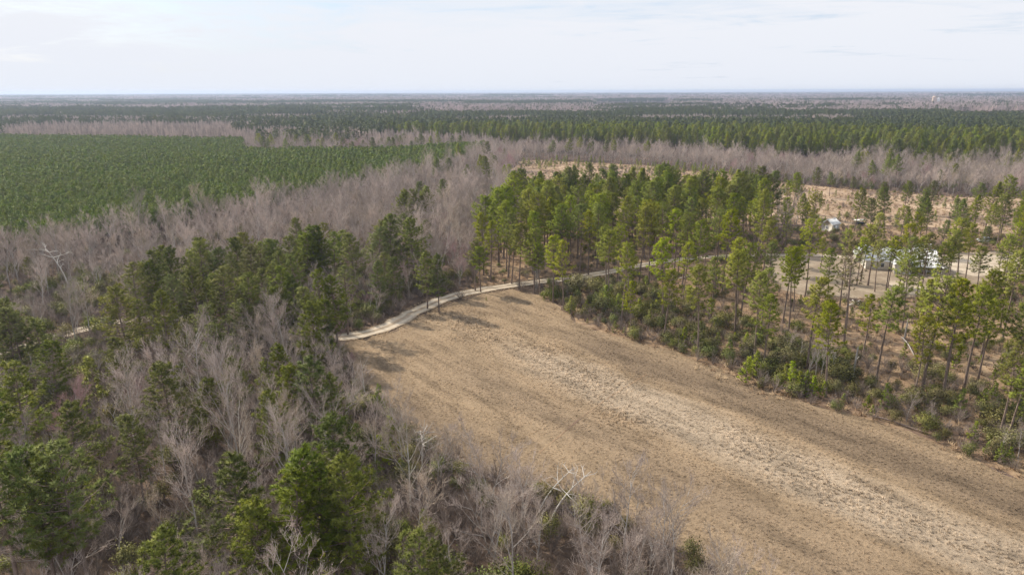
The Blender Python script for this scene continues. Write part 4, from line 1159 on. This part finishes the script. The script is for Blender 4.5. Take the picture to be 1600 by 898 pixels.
def gable_block(root, x0, x1, y0, y1, wall_h, rise, axis, over=0.45, z0=0.0):
    """walls with gables and a seamed metal roof; the ridge runs along axis"""
    w_ = MB()
    if axis == 'x': prof = [(y0, z0), (y1, z0), (y1, wall_h), ((y0 + y1) / 2, wall_h + rise), (y0, wall_h)]; w_.prism(prof, x0, x1, 'x')
    else: prof = [(x0, z0), (x1, z0), (x1, wall_h), ((x0 + x1) / 2, wall_h + rise), (x0, wall_h)]; w_.prism(prof, y0, y1, 'y')
    wall = part('wall', w_, M['wall'], root)
    a, b, lo, hi = (y0, y1, x0, x1) if axis == 'x' else (x0, x1, y0, y1)
    c = (a + b) / 2; half = (b - a) / 2; sl = rise / half; th = 0.14; e = half + over
    zt = wall_h + rise + 0.05; ze = zt - sl * e
    for s_ in (-1, 1):
        r_ = MB(); prof = [(c, zt), (c + s_ * e, ze), (c + s_ * e, ze + th), (c, zt + th)]
        r_.prism(prof, lo - over, hi + over, axis)
        n = int((hi - lo) / 0.6)
        for k in range(n + 1):
            q = lo - over + 0.1 + (hi - lo + 2 * over - 0.2) * k / n
            sp = [(c + s_ * 0.02, zt + th), (c + s_ * e, ze + th), (c + s_ * e, ze + th + 0.05), (c + s_ * 0.02, zt + th + 0.05)]
            r_.prism(sp, q - 0.025, q + 0.025, axis)
        part('roof', r_, M['roofm'], root)
    r_ = MB()
    if axis == 'x': r_.box((lo - over, c - 0.15, zt + th - 0.02), (hi + over, c + 0.15, zt + th + 0.07))
    else: r_.box((c - 0.15, lo - over, zt + th - 0.02), (c + 0.15, hi + over, zt + th + 0.07))
    part('ridge_cap', r_, M['roofm'], root)
    return wall


def window(root, x, y, z, w_, h, face='y', s_=-1):
    f = MB(); t_ = 0.09; d = 0.07
    def bx(b, u0, u1, z0, z1, e0, e1):
        if face == 'y': b.box((x + u0, min(y + s_ * e0, y + s_ * e1), z0), (x + u1, max(y + s_ * e0, y + s_ * e1), z1))
        else: b.box((min(x + s_ * e0, x + s_ * e1), y + u0, z0), (max(x + s_ * e0, x + s_ * e1), y + u1, z1))
    bx(f, -w_ / 2, w_ / 2, z, z + t_, 0.0, d + 0.04); bx(f, -w_ / 2, w_ / 2, z + h - t_, z + h, 0.0, d)
    bx(f, -w_ / 2, -w_ / 2 + t_, z + t_, z + h - t_, 0.0, d); bx(f, w_ / 2 - t_, w_ / 2, z + t_, z + h - t_, 0.0, d)
    bx(f, -w_ / 2 + t_, w_ / 2 - t_, z + h / 2 - 0.03, z + h / 2 + 0.03, 0.0, d - 0.01)
    fo = part('window', f, M['trim'], root)
    p_ = MB(); bx(p_, -w_ / 2 + t_, w_ / 2 - t_, z + t_, z + h - t_, 0.005, 0.03); part('pane', p_, M['glass'], fo)


hx, hy = at(1418, 428)
house = empty('farmhouse', hx, hy, R(-16), 'white house with several pale metal gable roofs and a front porch, partly behind pines', 'house')
house.scale = (0.80, 0.80, 0.88)
gable_block(house, -13, 10, 3.5, 13.5, 3.2, 3.3, 'x')
gable_block(house, -4.6, 0.6, -1.2, 3.5, 3.2, 2.4, 'y')
gable_block(house, 4.5, 11.5, 13.5, 21.0, 3.2, 3.4, 'y')
gable_block(house, -14.5, -8.0, 13.5, 19.0, 3.0, 2.6, 'y')
b = MB(); b.box((0.65, -1.0, 0.0), (10.4, 3.45, 0.35)); part('porch_floor', b, M['porch'], house)
b = MB(); b.prism([(-1.4, 2.75), (3.48, 3.25), (3.48, 3.37), (-1.4, 2.87)], 0.7, 10.7, 'x'); part('porch_roof', b, M['roofm'], house)
for xx in (0.95, 3.3, 5.6, 7.9, 10.2):
    b = MB(); b.box((xx - 0.09, -1.0, 0.35), (xx + 0.09, -0.82, 2.78)); part('porch_post', b, M['trim'], house)
b = MB(); b.box((4.1, 3.42, 0.36), (5.1, 3.49, 2.45)); dr = part('door', b, M['bluegrey'], house)
b = MB(); b.box((4.98, 3.35, 1.3), (5.04, 3.42, 1.42)); part('handle', b, M['dark'], dr)
for xx in (2.4, 7.0, 9.0): window(house, xx, 3.49, 1.0, 1.1, 1.4)
window(house, -2.0, -1.21, 1.0, 1.4, 1.4)
for xx in (-11, -7.5): window(house, xx, 3.49, 1.0, 1.2, 1.4)
window(house, -13.01, 8.5, 1.0, 1.2, 1.4, 'x', -1)
b = MB(); b.box((8.6, 12.0, 3.0), (9.6, 13.0, 7.7)); b.box((8.5, 11.9, 7.7), (9.7, 13.1, 7.9)); part('chimney', b, M['wall'], house)

sx, sy = at(1297, 360)
shed = empty('garden_shed', sx, sy, R(36), 'small pale shed with metal gable roof and dark-framed doors near straw clearing', 'shed')
gable_block(shed, -2.6, 2.6, -2.1, 2.1, 2.7, 1.5, 'x', 0.3)
for a_, b_ in ((-1.25, -0.78), (0.78, 1.25)):
    b = MB(); b.box((a_, -2.18, 0.1), (b_, -2.11, 2.3)); part('door_frame', b, M['bluegrey'], shed)
for s_ in (-1, 1):
    b = MB(); b.box((min(0.02 * s_, 0.76 * s_), -2.19, 0.1), (max(0.02 * s_, 0.76 * s_), -2.11, 2.25)); part('door', b, M['trim'], shed)
window(shed, -2.61, 0.0, 1.1, 0.9, 0.9, 'x', -1)

tx_, ty_ = at(1343, 352)
tr_ = empty('utility_trailer', tx_, ty_, R(8), 'small dark open-sided shelter with white flat top right of the pale shed', 'shelter')
b = MB(); b.box((-2.0, -1.0, 2.0), (2.0, 1.0, 2.16)); part('top', b, M['trim'], tr_)
for xx in (-1.85, 1.85):
    for yy in (-0.85, 0.85):
        b = MB(); b.box((xx - 0.06, yy - 0.06, 0), (xx + 0.06, yy + 0.06, 2.0)); part('post', b, M['dark'], tr_)
b = MB(); b.box((-1.7, -0.7, 0.35), (1.7, 0.7, 1.3)); part('body', b, M['dark'], tr_)
tr_.name = 'open_shelter'

px_, py_ = at(1541, 379)
pk = empty('pickup_truck', px_, py_, R(-8), 'white pickup truck with dark nose parked right of the house', 'pickup truck')
b = MB(); b.prism([(-2.8, 0.55), (2.75, 0.55), (2.8, 0.95), (2.6, 1.12), (1.3, 1.2), (-2.8, 1.2)], -0.93, 0.93, 'y'); part('body', b, M['carwhite'], pk)
b = MB(); b.prism([(-0.95, 1.2), (1.45, 1.2), (0.85, 1.83), (-0.75, 1.85)], -0.82, 0.82, 'y'); cabp = part('cab', b, M['carwhite'], pk)
b = MB(); b.prism([(-0.8, 1.26), (1.25, 1.26), (0.8, 1.72), (-0.68, 1.72)], -0.835, -0.822, 'y'); part('side_window', b, M['glass'], cabp)
b = MB(); b.prism([(-0.8, 1.26), (1.25, 1.26), (0.8, 1.72), (-0.68, 1.72)], 0.822, 0.835, 'y'); part('side_window', b, M['glass'], cabp)
b = MB(); b.prism([(1.33, 1.30), (0.95, 1.70), (0.99, 1.72), (1.39, 1.30)], -0.72, 0.72, 'y'); part('windscreen', b, M['glass'], cabp)
b = MB(); b.prism([(1.42, 1.19), (2.62, 1.10), (2.63, 1.15), (1.42, 1.24)], -0.9, 0.9, 'y'); part('hood', b, M['dark'], pk)
b = MB(); b.box((-2.7, -0.8, 1.195), (-1.05, 0.8, 1.215)); part('bed', b, M['dark'], pk)
b = MB(); b.box((2.76, -0.9, 0.5), (2.9, 0.9, 0.78)); part('bumper', b, M['dark'], pk)
for xx in (-1.75, 1.8):
    for yy in (-0.86, 0.86):
        b = MB(); b.tube([(xx, yy - 0.13, 0.4), (xx, yy - 0.125, 0.4), (xx, yy + 0.125, 0.4), (xx, yy + 0.13, 0.4)], [0.01, 0.4, 0.4, 0.01], 16); wh = part('wheel', b, M['tyre'], pk)
        s_ = 1 if yy > 0 else -1
        b = MB(); b.tube([(xx, yy + s_ * 0.12, 0.4), (xx, yy + s_ * 0.14, 0.4), (xx, yy + s_ * 0.145, 0.4)], [0.22, 0.22, 0.01], 12); part('rim', b, M['trim'], wh)


def silo(px, py, r_, h, m_, label):
    x, y = at(px, py); e = empty('grain_silo', x, y, 0, label, 'silo', None)
    b = MB(); b.tube([(0, 0, 0), (0, 0, h)], [r_, r_], 20); part('cylinder', b, m_, e)
    b = MB(); b.tube([(0, 0, h), (0, 0, h + r_ * 0.35), (0, 0, h + r_ * 0.6), (0, 0, h + r_ * 0.7)], [r_ * 1.03, r_ * 0.8, r_ * 0.45, 0.02], 20); part('dome', b, m_, e)


silo(1457.5, 167, 5.5, 29, M['silo_tan'], 'taller tan silo on the far plain near the horizon at right')
silo(1464.5, 167, 3.6, 25, M['silo_white'], 'slim white silo just right of the tan silo near the horizon')


# ------------------------------------------------------------------ logs, snags, dead wood
def log(p0, p1, r0, r1, z, label, m_='bark_white', limbs=0, name='fallen_log'):
    a = np.array(at(*p0)); c = np.array(at(*p1)); b = MB(); n = 9
    ctr = (a + c) / 2; ts = np.linspace(0, 1, n)
    P = np.stack([a[0] + (c - a)[0] * ts - ctr[0], a[1] + (c - a)[1] * ts - ctr[1], z + 0.06 * np.sin(ts * 7)], 1)
    nr = np.array([-(c - a)[1], (c - a)[0]]); nr /= np.linalg.norm(nr); P[:, :2] += nr[None] * (0.25 * np.sin(ts * 4))[:, None]
    b.tube(P, r0 + (r1 - r0) * ts, 7)
    o = empty(name, ctr[0], ctr[1], 0, label, 'log')
    part('trunk', b, M[m_], o)
    rng = np.random.default_rng(int(p0[0]))
    for k in range(limbs):
        q = P[2 + k % (n - 3)]; d = np.array([*(nr * rng.choice([-1, 1]) + rng.normal(size=2) * 0.4), rng.uniform(0.2, 0.9)]); L_ = rng.uniform(0.6, 1.8)
        bb = MB(); bb.tube([q, q + d * L_ * 0.6, q + d * L_ + np.array([0.1, 0, 0.2])], [0.06, 0.04, 0.012], 4); part('limb', bb, M[m_], o)


log((1364, 653), (1447, 678), 0.20, 0.09, 0.35, 'long pale fallen pine trunk lying along the right field edge', 'bark_pine', limbs=3)
log((1352, 486), (1330, 472), 0.16, 0.1, 0.6, 'grey fallen log in a dead wood pile below the yard', limbs=4)
log((1322, 486), (1342, 475), 0.13, 0.08, 1.0, 'crooked dead branch on top of the dead wood pile below the yard', limbs=4)
log((1408, 530), (1430, 560), 0.14, 0.06, 0.5, 'grey fallen tree among the pines right of the standing snag', 'bark_grey', limbs=5)
log((1052, 442), (1080, 432), 0.12, 0.06, 0.6, 'pale fallen branch beside the dirt road bend', limbs=4)
for px, py, h, lb in [(1332, 594, 6.5, 'broken pale snag without branches among shrubs by the right field edge'), (1413, 530, 4.5, 'short broken snag behind the tall pines right of the field')]:
    x, y = at(px, py); e = empty('tree_snag', x, y, 0, lb, 'snag')
    b = MB(); b.tube([(0, 0, 0), (0.05, 0, h * 0.5), (0.15, 0.05, h * 0.93), (0.2, 0.05, h)], [0.2, 0.16, 0.13, 0.04], 7); part('trunk', b, M['bark_grey'], e)
    b = MB(); b.tube([(0.1, 0, h * 0.6), (0.7, 0.2, h * 0.7)], [0.06, 0.02], 4); part('broken_limb', b, M['bark_white'], e)
# slim pale bare saplings near the right edge of the field
for px, py, h in [(1262, 600, 7), (1275, 590, 8), (1282, 596, 7), (1300, 585, 6), (1415, 660, 5), (1452, 672, 4.5), (1562, 715, 5), (1590, 718, 5), (1228, 560, 6), (1248, 570, 6)]:
    x, y = at(px, py); k = random.choice([0, 3, 7]); s_ = h / 16.0
    qx, qy = place(x, y, h)
    tree('bare_sapling', BARE_V[k][0], BARE_V[k][1], x, y, random.uniform(0, 6.28), s_ * 1.1, uniq('slim pale bare sapling by field', qx, qy), 'bare sapling', 'bare saplings by the right field edge')

# ------------------------------------------------------------------ haze
HZ = 0.00012
b = MB(); b.box((-14500, -400, -1.5), (15500, 14500, 62))
m_, t = mat('haze_air')
pv = t.n('ShaderNodeVolumePrincipled', {'Color': (0.64, 0.76, 1.0), 'Density': HZ, 'Anisotropy': 0.3})
t.n('ShaderNodeOutputMaterial', {'Volume': pv.outputs[0]})
hz = link('haze', b.mesh('haze', m_)); tag(hz, kind='stuff')
